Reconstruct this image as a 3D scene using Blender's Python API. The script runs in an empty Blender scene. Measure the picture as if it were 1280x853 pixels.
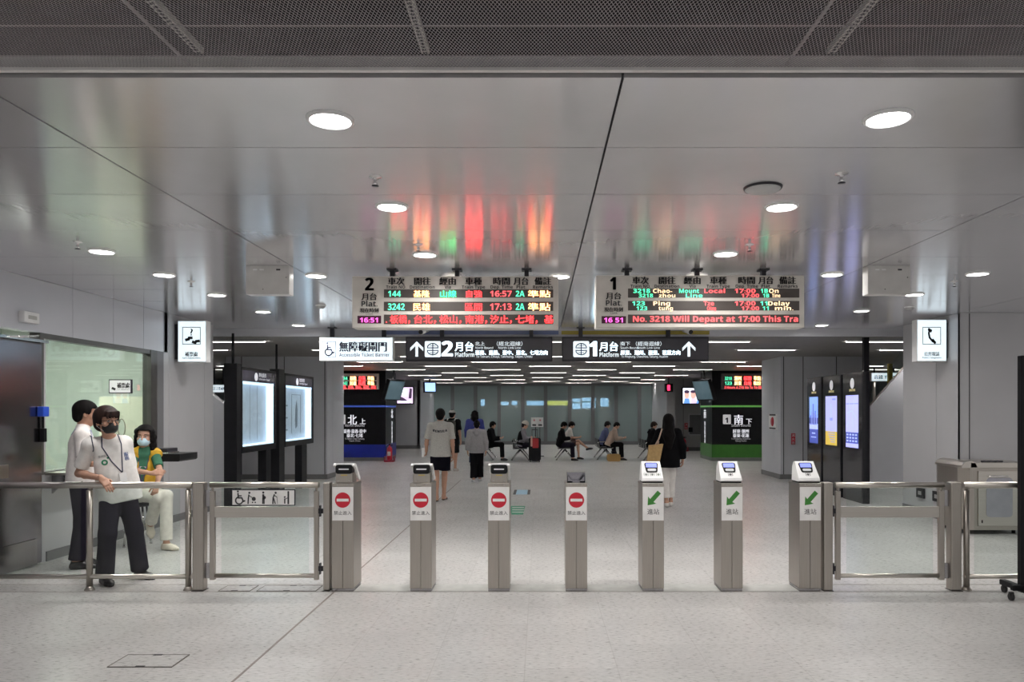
import bpy, bmesh, math, random
import numpy as np
from mathutils import Vector, Matrix

random.seed(7)
SC = bpy.context.scene
COL = SC.collection
PI = math.pi

# ------------------------------------------------------------------ camera
F = 924.0; VX = 675.0; VY = 513.0; H = 1.70          # focal length in pixels, vanishing point, eye height
cam_d = bpy.data.cameras.new('camera')
cam = bpy.data.objects.new('camera', cam_d); COL.objects.link(cam)
cam.location = (0, 0, H); cam.rotation_euler = (PI/2, 0, 0)
cam_d.sensor_fit = 'HORIZONTAL'; cam_d.sensor_width = 36
cam_d.lens = 36*F/1280
cam_d.shift_x = -(VX-640)/1280; cam_d.shift_y = (VY-426.5)/1280
cam_d.clip_end = 200
SC.camera = cam

# ------------------------------------------------------------------ world, exposure
SC.view_settings.view_transform = 'Standard'
SC.view_settings.look = 'None'
SC.view_settings.gamma = 1.0
SC.view_settings.use_curve_mapping = False
SC.view_settings.exposure = 0.36
WORLD_STRENGTH = 0.82
DOWNLIGHT_W = 12.0
DISC_EMIT = 26.0
LINE_EMIT = 68.0
SIGN_EMIT = .70
wd = bpy.data.worlds.new('hall_daylight'); SC.world = wd; wd.use_nodes = True
wn = wd.node_tree
bg = wn.nodes['Background']; bg.inputs[1].default_value = WORLD_STRENGTH
tc = wn.nodes.new('ShaderNodeTexCoord'); sp = wn.nodes.new('ShaderNodeSeparateXYZ')
rp = wn.nodes.new('ShaderNodeValToRGB')
wn.links.new(tc.outputs['Generated'], sp.inputs[0]); wn.links.new(sp.outputs['Z'], rp.inputs[0])
rp.color_ramp.elements[0].color = (.62, .60, .58, 1); rp.color_ramp.elements[1].color = (.98, .97, 1.0, 1)
wn.links.new(rp.outputs[0], bg.inputs[0])

# ------------------------------------------------------------------ pixel -> place
def at(px, py, Y): return Vector(((px-VX)*Y/F, Y, H+(VY-py)*Y/F))
def X_(px, Y): return (px-VX)*Y/F
def Z_(py, Y): return H+(VY-py)*Y/F
def Yf(py): return F*H/(py-VY)

# ------------------------------------------------------------------ materials
MATS = {}
def mat(name, col, rough=.5, metal=0., var=.04, scale=6., spec=.5, emit=0., ecol=None, coat=0., stretch=None, bump=0.):
    """a Principled material whose colour is broken up a little by noise"""
    if name in MATS: return MATS[name]
    m = bpy.data.materials.new(name); m.use_nodes = True; nt = m.node_tree
    b = nt.nodes['Principled BSDF']
    b.inputs['Roughness'].default_value = rough; b.inputs['Metallic'].default_value = metal
    b.inputs['Specular IOR Level'].default_value = spec
    b.inputs['Coat Weight'].default_value = coat
    t = nt.nodes.new('ShaderNodeTexCoord'); n = nt.nodes.new('ShaderNodeTexNoise')
    n.inputs['Scale'].default_value = scale; n.inputs['Detail'].default_value = 4
    mp = nt.nodes.new('ShaderNodeMapping')
    if stretch: mp.inputs['Scale'].default_value = stretch
    nt.links.new(t.outputs['Object'], mp.inputs[0]); nt.links.new(mp.outputs[0], n.inputs['Vector'])
    r = nt.nodes.new('ShaderNodeValToRGB')
    c0 = [max(0, c*(1-var*2)) for c in col]; c1 = [min(1, c*(1+var*2)) for c in col]
    r.color_ramp.elements[0].position = .3; r.color_ramp.elements[1].position = .7
    r.color_ramp.elements[0].color = (*c0, 1); r.color_ramp.elements[1].color = (*c1, 1)
    nt.links.new(n.outputs['Fac'], r.inputs[0]); nt.links.new(r.outputs[0], b.inputs['Base Color'])
    if bump:
        bp = nt.nodes.new('ShaderNodeBump'); bp.inputs['Strength'].default_value = bump
        nt.links.new(n.outputs['Fac'], bp.inputs['Height']); nt.links.new(bp.outputs[0], b.inputs['Normal'])
    if emit:
        b.inputs['Emission Color'].default_value = (*(ecol or col), 1)
        b.inputs['Emission Strength'].default_value = emit
    MATS[name] = m; return m

def glass_mat(name, tint=(.9, .95, .93), rough=.0, ior=1.5, gain=1.0, haze=0.):
    m = bpy.data.materials.new(name); m.use_nodes = True; nt = m.node_tree
    for n in list(nt.nodes):
        if n.type == 'BSDF_PRINCIPLED': nt.nodes.remove(n)
    out = [n for n in nt.nodes if n.type == 'OUTPUT_MATERIAL'][0]
    tr = nt.nodes.new('ShaderNodeBsdfTransparent'); tr.inputs[0].default_value = (*tint, 1)
    gl = nt.nodes.new('ShaderNodeBsdfGlossy'); gl.inputs['Roughness'].default_value = rough
    fr = nt.nodes.new('ShaderNodeLayerWeight'); fr.inputs['Blend'].default_value = .5
    pw = nt.nodes.new('ShaderNodeMath'); pw.operation = 'POWER'; pw.inputs[1].default_value = 5
    nt.links.new(fr.outputs['Facing'], pw.inputs[0])
    ml = nt.nodes.new('ShaderNodeMath'); ml.operation = 'MULTIPLY_ADD'; ml.inputs[1].default_value = .96*gain; ml.inputs[2].default_value = .04*gain; ml.use_clamp = True
    nt.links.new(pw.outputs[0], ml.inputs[0])
    mx = nt.nodes.new('ShaderNodeMixShader'); nt.links.new(ml.outputs[0], mx.inputs[0])
    src = tr
    if haze:
        df = nt.nodes.new('ShaderNodeBsdfDiffuse'); df.inputs[0].default_value = (*tint, 1)
        m2 = nt.nodes.new('ShaderNodeMixShader'); m2.inputs[0].default_value = haze
        nt.links.new(tr.outputs[0], m2.inputs[1]); nt.links.new(df.outputs[0], m2.inputs[2]); src = m2
    nt.links.new(src.outputs[0], mx.inputs[1]); nt.links.new(gl.outputs[0], mx.inputs[2])
    nt.links.new(mx.outputs[0], out.inputs[0])
    MATS[name] = m; return m

def steel_mat(name, col, rough, stretch, aniso=.0):
    m = mat(name, col, rough, 1.0, .022, 5., stretch=stretch)
    b = m.node_tree.nodes['Principled BSDF']; b.inputs['Anisotropic'].default_value = aniso
    return m

def grid_nodes(nt, vec, sx, sy, ox, oy, wx):
    """0/1 mask of joint lines on a grid of sx by sy metres (object space x, y)"""
    outs = []
    s = nt.nodes.new('ShaderNodeSeparateXYZ'); nt.links.new(vec, s.inputs[0])
    for k, (st, of) in enumerate(((sx, ox), (sy, oy))):
        a = nt.nodes.new('ShaderNodeMath'); a.operation = 'SUBTRACT'; nt.links.new(s.outputs[k], a.inputs[0]); a.inputs[1].default_value = of-st/2
        p = nt.nodes.new('ShaderNodeMath'); p.operation = 'PINGPONG'; nt.links.new(a.outputs[0], p.inputs[0]); p.inputs[1].default_value = st/2
        q = nt.nodes.new('ShaderNodeMath'); q.operation = 'GREATER_THAN'; nt.links.new(p.outputs[0], q.inputs[0]); q.inputs[1].default_value = st/2-wx
        outs.append(q)
    mx = nt.nodes.new('ShaderNodeMath'); mx.operation = 'MAXIMUM'
    nt.links.new(outs[0].outputs[0], mx.inputs[0]); nt.links.new(outs[1].outputs[0], mx.inputs[1])
    return mx.outputs[0]

def floor_mat():
    m = mat('stone_floor', (.52, .51, .50), .40, 0, .035, 1.3, spec=.42)
    nt = m.node_tree; b = nt.nodes['Principled BSDF']
    src = b.inputs['Base Color'].links[0].from_socket
    t = nt.nodes.new('ShaderNodeTexCoord')
    fine = nt.nodes.new('ShaderNodeTexNoise'); fine.inputs['Scale'].default_value = 60; fine.inputs['Detail'].default_value = 6
    mp = nt.nodes.new('ShaderNodeMapping'); mp.inputs['Scale'].default_value = (.35, 1.4, 1)
    nt.links.new(t.outputs['Object'], mp.inputs[0]); nt.links.new(mp.outputs[0], fine.inputs['Vector'])
    r = nt.nodes.new('ShaderNodeValToRGB'); r.color_ramp.elements[0].position = .3; r.color_ramp.elements[1].position = .7
    r.color_ramp.elements[0].color = (.74, .745, .74, 1); r.color_ramp.elements[1].color = (1.08, 1.08, 1.08, 1)
    nt.links.new(fine.outputs['Fac'], r.inputs[0])
    x1 = nt.nodes.new('ShaderNodeMix'); x1.data_type = 'RGBA'; x1.blend_type = 'MULTIPLY'; x1.inputs[0].default_value = 1
    nt.links.new(src, x1.inputs[6]); nt.links.new(r.outputs[0], x1.inputs[7])
    # tile to tile variation
    sn = nt.nodes.new('ShaderNodeVectorMath'); sn.operation = 'SNAP'; sn.inputs[1].default_value = (.61, .5, 1)
    of = nt.nodes.new('ShaderNodeVectorMath'); of.operation = 'ADD'; of.inputs[1].default_value = (.1, .14, 0)
    nt.links.new(t.outputs['Object'], of.inputs[0]); nt.links.new(of.outputs[0], sn.inputs[0])
    wn_ = nt.nodes.new('ShaderNodeTexWhiteNoise'); nt.links.new(sn.outputs[0], wn_.inputs['Vector'])
    r3 = nt.nodes.new('ShaderNodeMapRange'); r3.inputs[3].default_value = .95; r3.inputs[4].default_value = 1.04
    nt.links.new(wn_.outputs['Value'], r3.inputs[0])
    x3 = nt.nodes.new('ShaderNodeMix'); x3.data_type = 'RGBA'; x3.blend_type = 'MULTIPLY'; x3.inputs[0].default_value = 1
    nt.links.new(x1.outputs[2], x3.inputs[6]); nt.links.new(r3.outputs[0], x3.inputs[7])
    # faint pinkish scuffs
    pk = nt.nodes.new('ShaderNodeTexNoise'); pk.inputs['Scale'].default_value = 1.7; pk.inputs['Detail'].default_value = 7; pk.inputs['Roughness'].default_value = .8
    nt.links.new(t.outputs['Object'], pk.inputs['Vector'])
    pr = nt.nodes.new('ShaderNodeMapRange'); pr.inputs[1].default_value = .60; pr.inputs[2].default_value = .72; pr.inputs[4].default_value = .45
    nt.links.new(pk.outputs['Fac'], pr.inputs[0])
    xp = nt.nodes.new('ShaderNodeMix'); xp.data_type = 'RGBA'; nt.links.new(pr.outputs[0], xp.inputs[0])
    nt.links.new(x3.outputs[2], xp.inputs[6]); xp.inputs[7].default_value = (.66, .565, .57, 1)
    j = grid_nodes(nt, t.outputs['Object'], .61, .5, -.1, .36, .0035)
    x2 = nt.nodes.new('ShaderNodeMix'); x2.data_type = 'RGBA'
    jm = nt.nodes.new('ShaderNodeMath'); jm.operation = 'MULTIPLY'; jm.inputs[1].default_value = .42
    nt.links.new(j, jm.inputs[0]); nt.links.new(jm.outputs[0], x2.inputs[0])
    nt.links.new(xp.outputs[2], x2.inputs[6]); x2.inputs[7].default_value = (.30, .285, .27, 1)
    nt.links.new(x2.outputs[2], b.inputs['Base Color'])
    rr = nt.nodes.new('ShaderNodeMapRange'); rr.inputs[3].default_value = .22; rr.inputs[4].default_value = .36
    nt.links.new(fine.outputs['Fac'], rr.inputs[0]); nt.links.new(rr.outputs[0], b.inputs['Roughness'])
    return m

def ceiling_mat():
    """satin lacquered metal panels: blurry mirror over grey, drawn out along the brushing"""
    m = mat('satin_panel', (.72, .71, .735), .17, .60, .02, 1.5, spec=.6)
    nt = m.node_tree; b = nt.nodes['Principled BSDF']
    t = nt.nodes.new('ShaderNodeTexCoord')
    mp = nt.nodes.new('ShaderNodeMapping'); mp.inputs['Scale'].default_value = (14, .6, 1)
    n = nt.nodes.new('ShaderNodeTexNoise'); n.inputs['Scale'].default_value = 2.; n.inputs['Detail'].default_value = 3
    nt.links.new(t.outputs['Object'], mp.inputs[0]); nt.links.new(mp.outputs[0], n.inputs['Vector'])
    bp = nt.nodes.new('ShaderNodeBump'); bp.inputs['Strength'].default_value = .02; bp.inputs['Distance'].default_value = .02
    nt.links.new(n.outputs['Fac'], bp.inputs['Height']); nt.links.new(bp.outputs[0], b.inputs['Normal'])
    rr = nt.nodes.new('ShaderNodeMapRange'); rr.inputs[3].default_value = .15; rr.inputs[4].default_value = .20
    nt.links.new(n.outputs['Fac'], rr.inputs[0]); nt.links.new(rr.outputs[0], b.inputs['Roughness'])
    tg = nt.nodes.new('ShaderNodeCombineXYZ'); tg.inputs[1].default_value = 1.
    nt.links.new(tg.outputs[0], b.inputs['Tangent']); b.inputs['Anisotropic'].default_value = .7
    return m

M_floor = floor_mat(); M_ceil = ceiling_mat()
M_steel = steel_mat('brushed_steel', (.40, .37, .335), .34, (30, 30, .6))
M_steel_h = steel_mat('brushed_steel_rail', (.52, .49, .45), .30, (.6, 30, 30))
M_steel_d = steel_mat('dark_steel', (.36, .35, .36), .20, (20, 20, .5))
M_mirror = steel_mat('polished_steel', (.30, .29, .32), .19, (1.5, 1.5, 3))
M_chrome = mat('chrome', (.72, .72, .72), .15, 1, .02)
M_head = mat('header_panel', (.60, .605, .65), .3, .1, .02, 1.2)
M_wall = mat('grey_panel', (.54, .55, .59), .34, .0, .02, 1.2, spec=.5)
M_wall_w = mat('light_panel', (.46, .46, .475), .38, .1, .02, 1.2)
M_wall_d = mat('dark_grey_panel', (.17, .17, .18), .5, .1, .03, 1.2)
M_seam = mat('dark_seam', (.035, .035, .04), .7)
M_seam_l = mat('light_seam', (.62, .62, .63), .4, .4)
M_base = mat('baseboard_grey', (.20, .20, .205), .45, .2)
M_black = mat('black_paint', (.009, .009, .011), .42, 0, .1, spec=.2)
M_blackg = mat('black_gloss', (.010, .010, .014), .10, 0, .1, spec=.6)
M_charcoal = mat('charcoal_frame', (.028, .027, .034), .38, spec=.3)
M_white = mat('white_plastic', (.82, .82, .82), .32)
M_board = mat('beige_board', (.66, .63, .58), .45, .1)
M_sticker = mat('white_sticker', (.80, .79, .78), .45)
M_red = mat('red_print', (.55, .012, .035), .45)
M_green = mat('green_print', (.045, .22, .035), .45)
M_ink = mat('dark_ink', (.03, .03, .035), .5)
M_louver = mat('louver_slat', (.30, .288, .275), .5, .1)
M_plenum = mat('plenum_black', (.018, .016, .018), .9)
M_meshm = mat('expanded_metal', (.46, .43, .445), .5, .1)
M_glass = glass_mat('clear_glass', (.93, .965, .95), 0, 1.5, .55)
M_glass_o = glass_mat('office_glass', (.90, .94, .91), 0, 1.5, 1.0)
M_glass_f = glass_mat('far_glass', (.62, .74, .74), 0, 1.5, .9, haze=.42)
M_rubber = mat('rubber', (.02, .02, .02), .7)
M_stone_strip = mat('strip_stone', (.47, .475, .455), .45, 0, .06, 9)
M_office = mat('office_wall', (.66, .70, .65), .6, 0, .02)
M_cream = mat('cream_board', (.80, .78, .64), .55, 0, .02)

def emis(name, col, st): return mat(name, col, .5, 0, .0, emit=st, ecol=col)
E_disc = emis('lamp_disc', (1, .97, .93), DISC_EMIT)
E_line = emis('lamp_line', (1, .97, .94), LINE_EMIT)
E_rim = emis('lamp_rim', (1, .97, .94), .45)
E_sign = emis('lit_white', (.80, .93, 1.0), SIGN_EMIT)
E_signw = emis('lit_letter', (.85, .95, 1.0), .68)
E_red = emis('led_red', (1, .10, .11), 1.4)
E_green = emis('led_green', (.10, .95, .50), 1.15)
E_amber = emis('led_amber', (1, .72, .42), 1.2)
E_pink = emis('led_pink', (1, .12, .60), 1.5)
E_blue = emis('screen_blue', (.17, .21, .66), .8)
M_ledbg = mat('led_window', (.075, .062, .055), .35)

# ------------------------------------------------------------------ objects
def props(o, label=None, cat=None, group=None, kind=None):
    if label: o['label'] = label
    if cat: o['category'] = cat
    if group: o['group'] = group
    if kind: o['kind'] = kind
    return o
def thing(name, label, cat, loc=(0, 0, 0), group=None):
    o = bpy.data.objects.new(name, None); COL.objects.link(o); o.empty_display_size = .1
    o.location = loc
    return props(o, label, cat, group)
def root_loc(p):
    while p.parent: p = p.parent
    return Vector(p.location)

class MB:
    """collects shapes and links them as ONE mesh object"""
    def __init__(s): s.v = []; s.f = []; s.m = []; s.sm = []
    def add(s, vs, fs, mi=0, smooth=False):
        b = len(s.v); s.v += [tuple(v) for v in vs]
        for f in fs: s.f.append([b+i for i in f]); s.m.append(mi); s.sm.append(smooth)
        return s
    def box(s, c, d, rz=0., mi=0, R=None):
        x, y, z = d[0]/2, d[1]/2, d[2]/2
        R = R or Matrix.Rotation(rz, 3, 'Z'); c = Vector(c)
        vs = [c+R@Vector((sx*x, sy*y, sz*z)) for sz in (-1, 1) for sy in (-1, 1) for sx in (-1, 1)]
        return s.add(vs, [(0, 2, 3, 1), (4, 5, 7, 6), (0, 1, 5, 4), (2, 6, 7, 3), (0, 4, 6, 2), (1, 3, 7, 5)], mi)
    def bx(s, x0, x1, y0, y1, z0, z1, mi=0):
        return s.box(((x0+x1)/2, (y0+y1)/2, (z0+z1)/2), (abs(x1-x0), abs(y1-y0), abs(z1-z0)), mi=mi)
    def tube(s, pts, r, n=12, mi=0, caps=True):
        pts = [Vector(p) for p in pts]; rs = r if isinstance(r, (list, tuple)) else [r]*len(pts)
        rings = []; up = None
        for i, p in enumerate(pts):
            a = pts[max(i-1, 0)]; b = pts[min(i+1, len(pts)-1)]
            d = (b-a).normalized()
            if up is None:
                up = Vector((0, 0, 1)) if abs(d.z) < .9 else Vector((1, 0, 0))
            u = d.cross(up).normalized(); w = u.cross(d).normalized(); up = w
            rings.append([p+(u*math.cos(2*PI*k/n)+w*math.sin(2*PI*k/n))*rs[i] for k in range(n)])
        vs = [v for rg in rings for v in rg]; fs = []
        for i in range(len(pts)-1):
            for k in range(n): fs.append((i*n+k, i*n+(k+1) % n, (i+1)*n+(k+1) % n, (i+1)*n+k))
        s.add(vs, fs, mi, True)
        if caps:
            b = len(s.v)-len(vs)
            s.f.append([b+k for k in reversed(range(n))]); s.m.append(mi); s.sm.append(False)
            s.f.append([b+(len(pts)-1)*n+k for k in range(n)]); s.m.append(mi); s.sm.append(False)
        return s
    def lathe(s, prof, c, n=24, mi=0, R=None, smooth=True):
        c = Vector(c); R = R or Matrix.Identity(3); vs = []
        for (r, z) in prof:
            for k in range(n): vs.append(c+R@Vector((r*math.cos(2*PI*k/n), r*math.sin(2*PI*k/n), z)))
        fs = [(i*n+k, i*n+(k+1) % n, (i+1)*n+(k+1) % n, (i+1)*n+k) for i in range(len(prof)-1) for k in range(n)]
        return s.add(vs, fs, mi, smooth)
    def ball(s, c, r, n=12, mi=0, R=None):
        r = (r, r, r) if isinstance(r, (int, float)) else r
        c = Vector(c); R = R or Matrix.Identity(3); vs = []; m = n//2+1
        for i in range(m+1):
            th = PI*i/m
            for k in range(n):
                a = 2*PI*k/n
                vs.append(c+R@Vector((r[0]*math.sin(th)*math.cos(a), r[1]*math.sin(th)*math.sin(a), r[2]*math.cos(th))))
        fs = [(i*n+k, (i+1)*n+k, (i+1)*n+(k+1) % n, i*n+(k+1) % n) for i in range(m) for k in range(n)]
        return s.add(vs, fs, mi, True)
    def extr(s, poly, o, u, v, d, mi=0, smooth=False):
        """polygon in the plane o + u*x + v*y, pushed out along the vector d"""
        o, u, v, d = Vector(o), Vector(u), Vector(v), Vector(d); n = len(poly)
        a = [o+u*x+v*y for x, y in poly]
        if u.cross(v).dot(d) > 0: s.add(a, [tuple(reversed(range(n)))], mi); s.add([p+d for p in a], [tuple(range(n))], mi)
        else: s.add(a, [tuple(range(n))], mi); s.add([p+d for p in a], [tuple(reversed(range(n)))], mi)
        vs = a+[p+d for p in a]
        return s.add(vs, [(k, (k+1) % n, n+(k+1) % n, n+k) for k in range(n)], mi, smooth)
    def flat(s, poly, o, u, v, mi=0):
        o, u, v = Vector(o), Vector(u), Vector(v)
        return s.add([o+u*x+v*y for x, y in poly], [tuple(range(len(poly)))], mi)
    def text(s, body, o, u, v, size, align='CENTER', mi=0, bold=0., width=None, squash=1.):
        me = text_mesh(sans(body, bold > 0), align)
        if body.isascii() and len(body) > 1: bold = 0.
        if me is None: return s
        pts, fcs = me
        xs = [p[0] for p in pts]; w = max(xs)-min(xs)
        kx = size*squash
        if width and w*kx > 0: kx = width/w
        o, u, v = Vector(o), Vector(u), Vector(v)
        for sh in ([0.] if not bold else [-bold, -bold/3, bold/3, bold]):
            s.add([o+u*(p[0]*kx+sh)+v*p[1]*size for p in pts], fcs, mi)
        return s
    def build(s, name, m, parent=None, bevel=0., smooth=None, fix=False):
        me = bpy.data.meshes.new(name)
        off = root_loc(parent) if parent is not None else None
        vs = s.v
        if parent is None:
            a = np.array(vs); lo = a.min(0); hi = a.max(0); off = Vector(((lo[0]+hi[0])/2, (lo[1]+hi[1])/2, lo[2]))
            if fix: off = Vector((0, 0, 0))
        vs = [(v[0]-off.x, v[1]-off.y, v[2]-off.z) for v in vs]
        me.from_pydata(vs, [], s.f)
        for x in (m if isinstance(m, (list, tuple)) else [m]): me.materials.append(x)
        me.polygons.foreach_set('material_index', s.m)
        me.polygons.foreach_set('use_smooth', s.sm if smooth is None else [smooth]*len(s.f))
        me.update()
        o = bpy.data.objects.new(name, me); COL.objects.link(o)
        if parent is None: o.location = off
        else: o.parent = parent
        if bevel:
            md = o.modifiers.new('bevel', 'BEVEL'); md.width = bevel; md.segments = 2; md.limit_method = 'ANGLE'; md.angle_limit = .6
        return o

_TX = {}
def sans(s, heavy):
    """the same letters and digits from the plain sans alphabet, so that 1 has its flag"""
    U, l, d = (0x1D5D4, 0x1D5EE, 0x1D7EC) if heavy else (0x1D5A0, 0x1D5BA, 0x1D7E2)
    return ''.join(chr(U+ord(c)-65) if 'A' <= c <= 'Z' else chr(l+ord(c)-97) if 'a' <= c <= 'z' else chr(d+ord(c)-48) if '0' <= c <= '9' else c for c in s)
def text_mesh(body, align):
    if (body, align) in _TX: return _TX[(body, align)]
    c = bpy.data.curves.new('t', 'FONT'); c.body = body; c.size = 1; c.align_x = align; c.resolution_u = 3
    o = bpy.data.objects.new('t', c); COL.objects.link(o)
    dg = bpy.context.evaluated_depsgraph_get(); dg.update()
    me = bpy.data.meshes.new_from_object(o.evaluated_get(dg))
    pts = [tuple(v.co) for v in me.vertices]; fcs = [tuple(p.vertices) for p in me.polygons]
    bpy.data.objects.remove(o); bpy.data.curves.remove(c); bpy.data.meshes.remove(me)
    _TX[(body, align)] = (pts, fcs) if pts else None
    return _TX[(body, align)]

def struct(name, mb, m, bevel=0., label=None):
    o = mb.build(name, m, fix=True, bevel=bevel); o['kind'] = 'structure'
    return o
def copy_tree(o, parent=None):
    c = o.copy(); COL.objects.link(c)
    if parent is not None: c.parent = parent
    for ch in list(o.children): copy_tree(ch, c)
    return c
def circ(cx, cy, r, n=24, a0=0., a1=2*PI, ry=None):
    ry = ry or r
    full = abs(a1-a0-2*PI) < 1e-6; k = n if full else n+1
    return [(cx+r*math.cos(a0+(a1-a0)*i/n), cy+ry*math.sin(a0+(a1-a0)*i/n)) for i in range(k)]
def rrect(x0, x1, y0, y1, r, n=4):
    P = []
    for cx, cy, a in ((x1-r, y1-r, 0), (x0+r, y1-r, PI/2), (x0+r, y0+r, PI), (x1-r, y0+r, 1.5*PI)):
        P += [(cx+r*math.cos(a+PI/2*i/n), cy+r*math.sin(a+PI/2*i/n)) for i in range(n+1)]
    return P
def stroke(pts, w):
    """outline of a thick polyline (list of quads)"""
    q = []
    for a, b in zip(pts[:-1], pts[1:]):
        a = Vector(a); b = Vector(b); d = (b-a).normalized(); n = Vector((-d.y, d.x))*w/2; e = d*w*.35
        q.append([tuple(a-e+n)[:2], tuple(a-e-n)[:2], tuple(b+e-n)[:2], tuple(b+e+n)[:2]])
    return q
UX, UY, UZ = Vector((1, 0, 0)), Vector((0, 1, 0)), Vector((0, 0, 1))

# ================================================================== THE SETTING
CZ = 3.146                       # panel ceiling
LZ = 3.02                        # louver ceiling
WL, WR = -5.55, 6.22             # side walls
YE = 13.1                        # far edge of the panel ceiling
mb = MB(); mb.bx(-14, 14, -4, 46, -.2, 0); struct('floor', mb, M_floor)

# panel ceiling: separate lacquered panels with open joints over a dark back
mb = MB()
xs = [WL-.4, -2.49, .36, 3.27, 6.2, 9.2]
ys = [3.21, 4.07, 4.95, 5.94, 6.97, 7.9, 8.85, 9.8, 10.75, 11.7, 12.5, YE]
for i in range(len(xs)-1):
    for j in range(len(ys)-1):
        a = .006 if i else 0; g = .0035
        mb.bx(xs[i]+a, xs[i+1]-.006, ys[j]+g, ys[j+1]-g, CZ, CZ+.03)
mb.bx(WL-.4, 9.2, 3.22, YE-.01, CZ+.034, CZ+.09, 1)
struct('ceiling', mb, [M_ceil, M_seam])
mb = MB()                                             # fascia where the panel ceiling ends
mb.bx(WL-.3, 7.2, YE, YE+.05, LZ-.01, CZ+.09)
struct('trim_1', mb, M_wall)
mb = MB(); mb.bx(-2.75, .33, YE-.012, YE, LZ+.02, LZ+.085)
struct('trim_2', mb, mat('blue_band', (.16, .20, .38), .35))
mb = MB(); mb.bx(.38, 3.0, YE-.012, YE, LZ+.02, LZ+.085)
struct('trim_3', mb, mat('yellow_band', (.50, .40, .06), .35))

# mesh ceiling over the camera: expanded metal sheets under a black plenum
def mesh_sheet(x0, x1, y0, y1, z, sx=.0145, sy=.0150, w=.00085):
    nx = int((x1-x0)/sx); ny = int((y1-y0)/sy)
    V = []; Fc = []
    I, J = np.meshgrid(np.arange(nx), np.arange(ny), indexing='ij')
    cx = x0+(I+.5*(J % 2))*sx; cy = y0+J*sy/1.0
    cx = cx.ravel(); cy = cy.ravel()
    # two slanting strands leave each knot
    vs = []; n = len(cx)
    for sgn in (-1, 1):
        ax, ay = cx, cy; bx_, by_ = cx+sgn*sx/2, cy+sy
        L = math.hypot(sx/2, sy); nx_, ny_ = -sy/L*w*sgn, sx/2/L*w
        q = np.stack([np.stack([ax+nx_, ay+ny_, np.full(n, z)], 1), np.stack([ax-nx_, ay-ny_, np.full(n, z+.002)], 1),
                      np.stack([bx_-nx_, by_-ny_, np.full(n, z+.002)], 1), np.stack([bx_+nx_, by_+ny_, np.full(n, z)], 1)], 1)
        vs.append(q.reshape(-1, 3))
    vs = np.concatenate(vs); return vs, np.arange(len(vs)).reshape(-1, 4)
vs, fs = mesh_sheet(-3.4, 3.4, 2.2, 3.115, CZ)
me = bpy.data.meshes.new('ceiling_mesh'); me.from_pydata(vs.tolist(), [], fs.tolist()); me.materials.append(M_meshm); me.update()
o = bpy.data.objects.new('ceiling_mesh', me); COL.objects.link(o); o['kind'] = 'structure'
mb = MB(); mb.bx(-6.5, 9.2, 3.115, 3.14, CZ-.012, CZ+.05); struct('trim_4', mb, mat('bright_edge', (.80, .78, .76), .35, .0))
mb = MB()                                             # carrier bars above the mesh
for y in (2.38, 2.79, 3.03): mb.bx(-3.4, 3.4, y-.003, y+.003, CZ+.004, CZ+.008)
for (a, b) in ((-1.476, 0), (1.037, 0)): mb.bx(a-.006, a+.006, 2.2, 3.11, CZ+.004, CZ+.012)
struct('trim_5', mb, M_meshm)
mb = MB(); mb.bx(-8, 10, -3.5, 3.9, 3.75, 3.85); mb.bx(-8, 10, 3.20, 3.22, CZ+.031, 3.75); struct('ceiling_plenum', mb, M_plenum)
for cx, lab in ((-1.426, 'perforated light metal channel above the mesh ceiling, over the ticket office side'), (-.48, 'perforated light metal channel above the middle of the mesh ceiling'), (1.22, 'perforated light metal channel above the mesh ceiling, near its seam and the far downlight')):
    t = thing('ceiling_channel', lab, 'channel', (cx, 2.65, CZ+.05), 'channels above the mesh ceiling')
    m = MB(); m.bx(cx-.016, cx+.016, 2.2, 3.1, CZ+.05, CZ+.075); m.build('channel_body', mat('channel_metal', (.72, .70, .66), .4), t)
    m = MB()
    for k in range(36): m.bx(cx-.008, cx+.008, 2.21+.025*k, 2.222+.025*k, CZ+.048, CZ+.051)
    m.build('perforation_pattern', M_seam, t)
mb = MB(); mb.bx(-6.5, 9.2, 3.14, 3.21, CZ+.06, CZ+.09); struct('trim_6', mb, M_plenum)

# louver ceiling over the waiting hall: long slats running across, dark space above
mb = MB(); y = YE+.07
while y < 37.2:
    mb.bx(-14, 14, y, y+.075, LZ, LZ+.045); y += .15
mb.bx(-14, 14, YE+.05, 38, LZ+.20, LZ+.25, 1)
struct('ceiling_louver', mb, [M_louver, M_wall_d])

# side walls: the ticket office side
mb = MB()
pan = [7.0, 7.53, 8.78, 9.62, 10.35, 10.92, 11.02]
for a, b in zip(pan[:-1], pan[1:]): mb.bx(WL-.12, WL, a+.004, b-.004, 2.56, CZ-.002)
mb.bx(WL-.12, WL-.006, 5.2, 11.0, 2.562, CZ-.004, 1)
mb.bx(WL-.12, WL, 5.2, 6.996, 2.56, CZ-.002)
struct('wall_left_header', mb, [M_head, M_seam])
mb = MB()
mb.bx(WL-.12, WL, 8.30, 10.55, 0, .98)                # below the counter window
mb.bx(WL-.12, WL-.02, 5.2, 5.88, 0, 2.56)
mb.bx(WL-.12, WL-.0, 8.21, 8.3, 0, 2.56)
struct('wall_left', mb, M_wall_w)
mb = MB()                                             # pier with its panel joints
for a, b in ((10.9, 11.05), (11.06, 12.22), (12.23, 12.55)): mb.bx(-5.75, WL, a, b, 0, CZ-.002)
mb.bx(-5.75, WL-.005, 10.9, 12.55, 0, CZ-.01, 1)
struct('pillar_left', mb, [M_wall_w, M_seam_l])
mb = MB(); mb.bx(WL, WL+.015, 8.3, 12.55, 0, .11); struct('baseboard_left', mb, M_base)
mb = MB()
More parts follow.
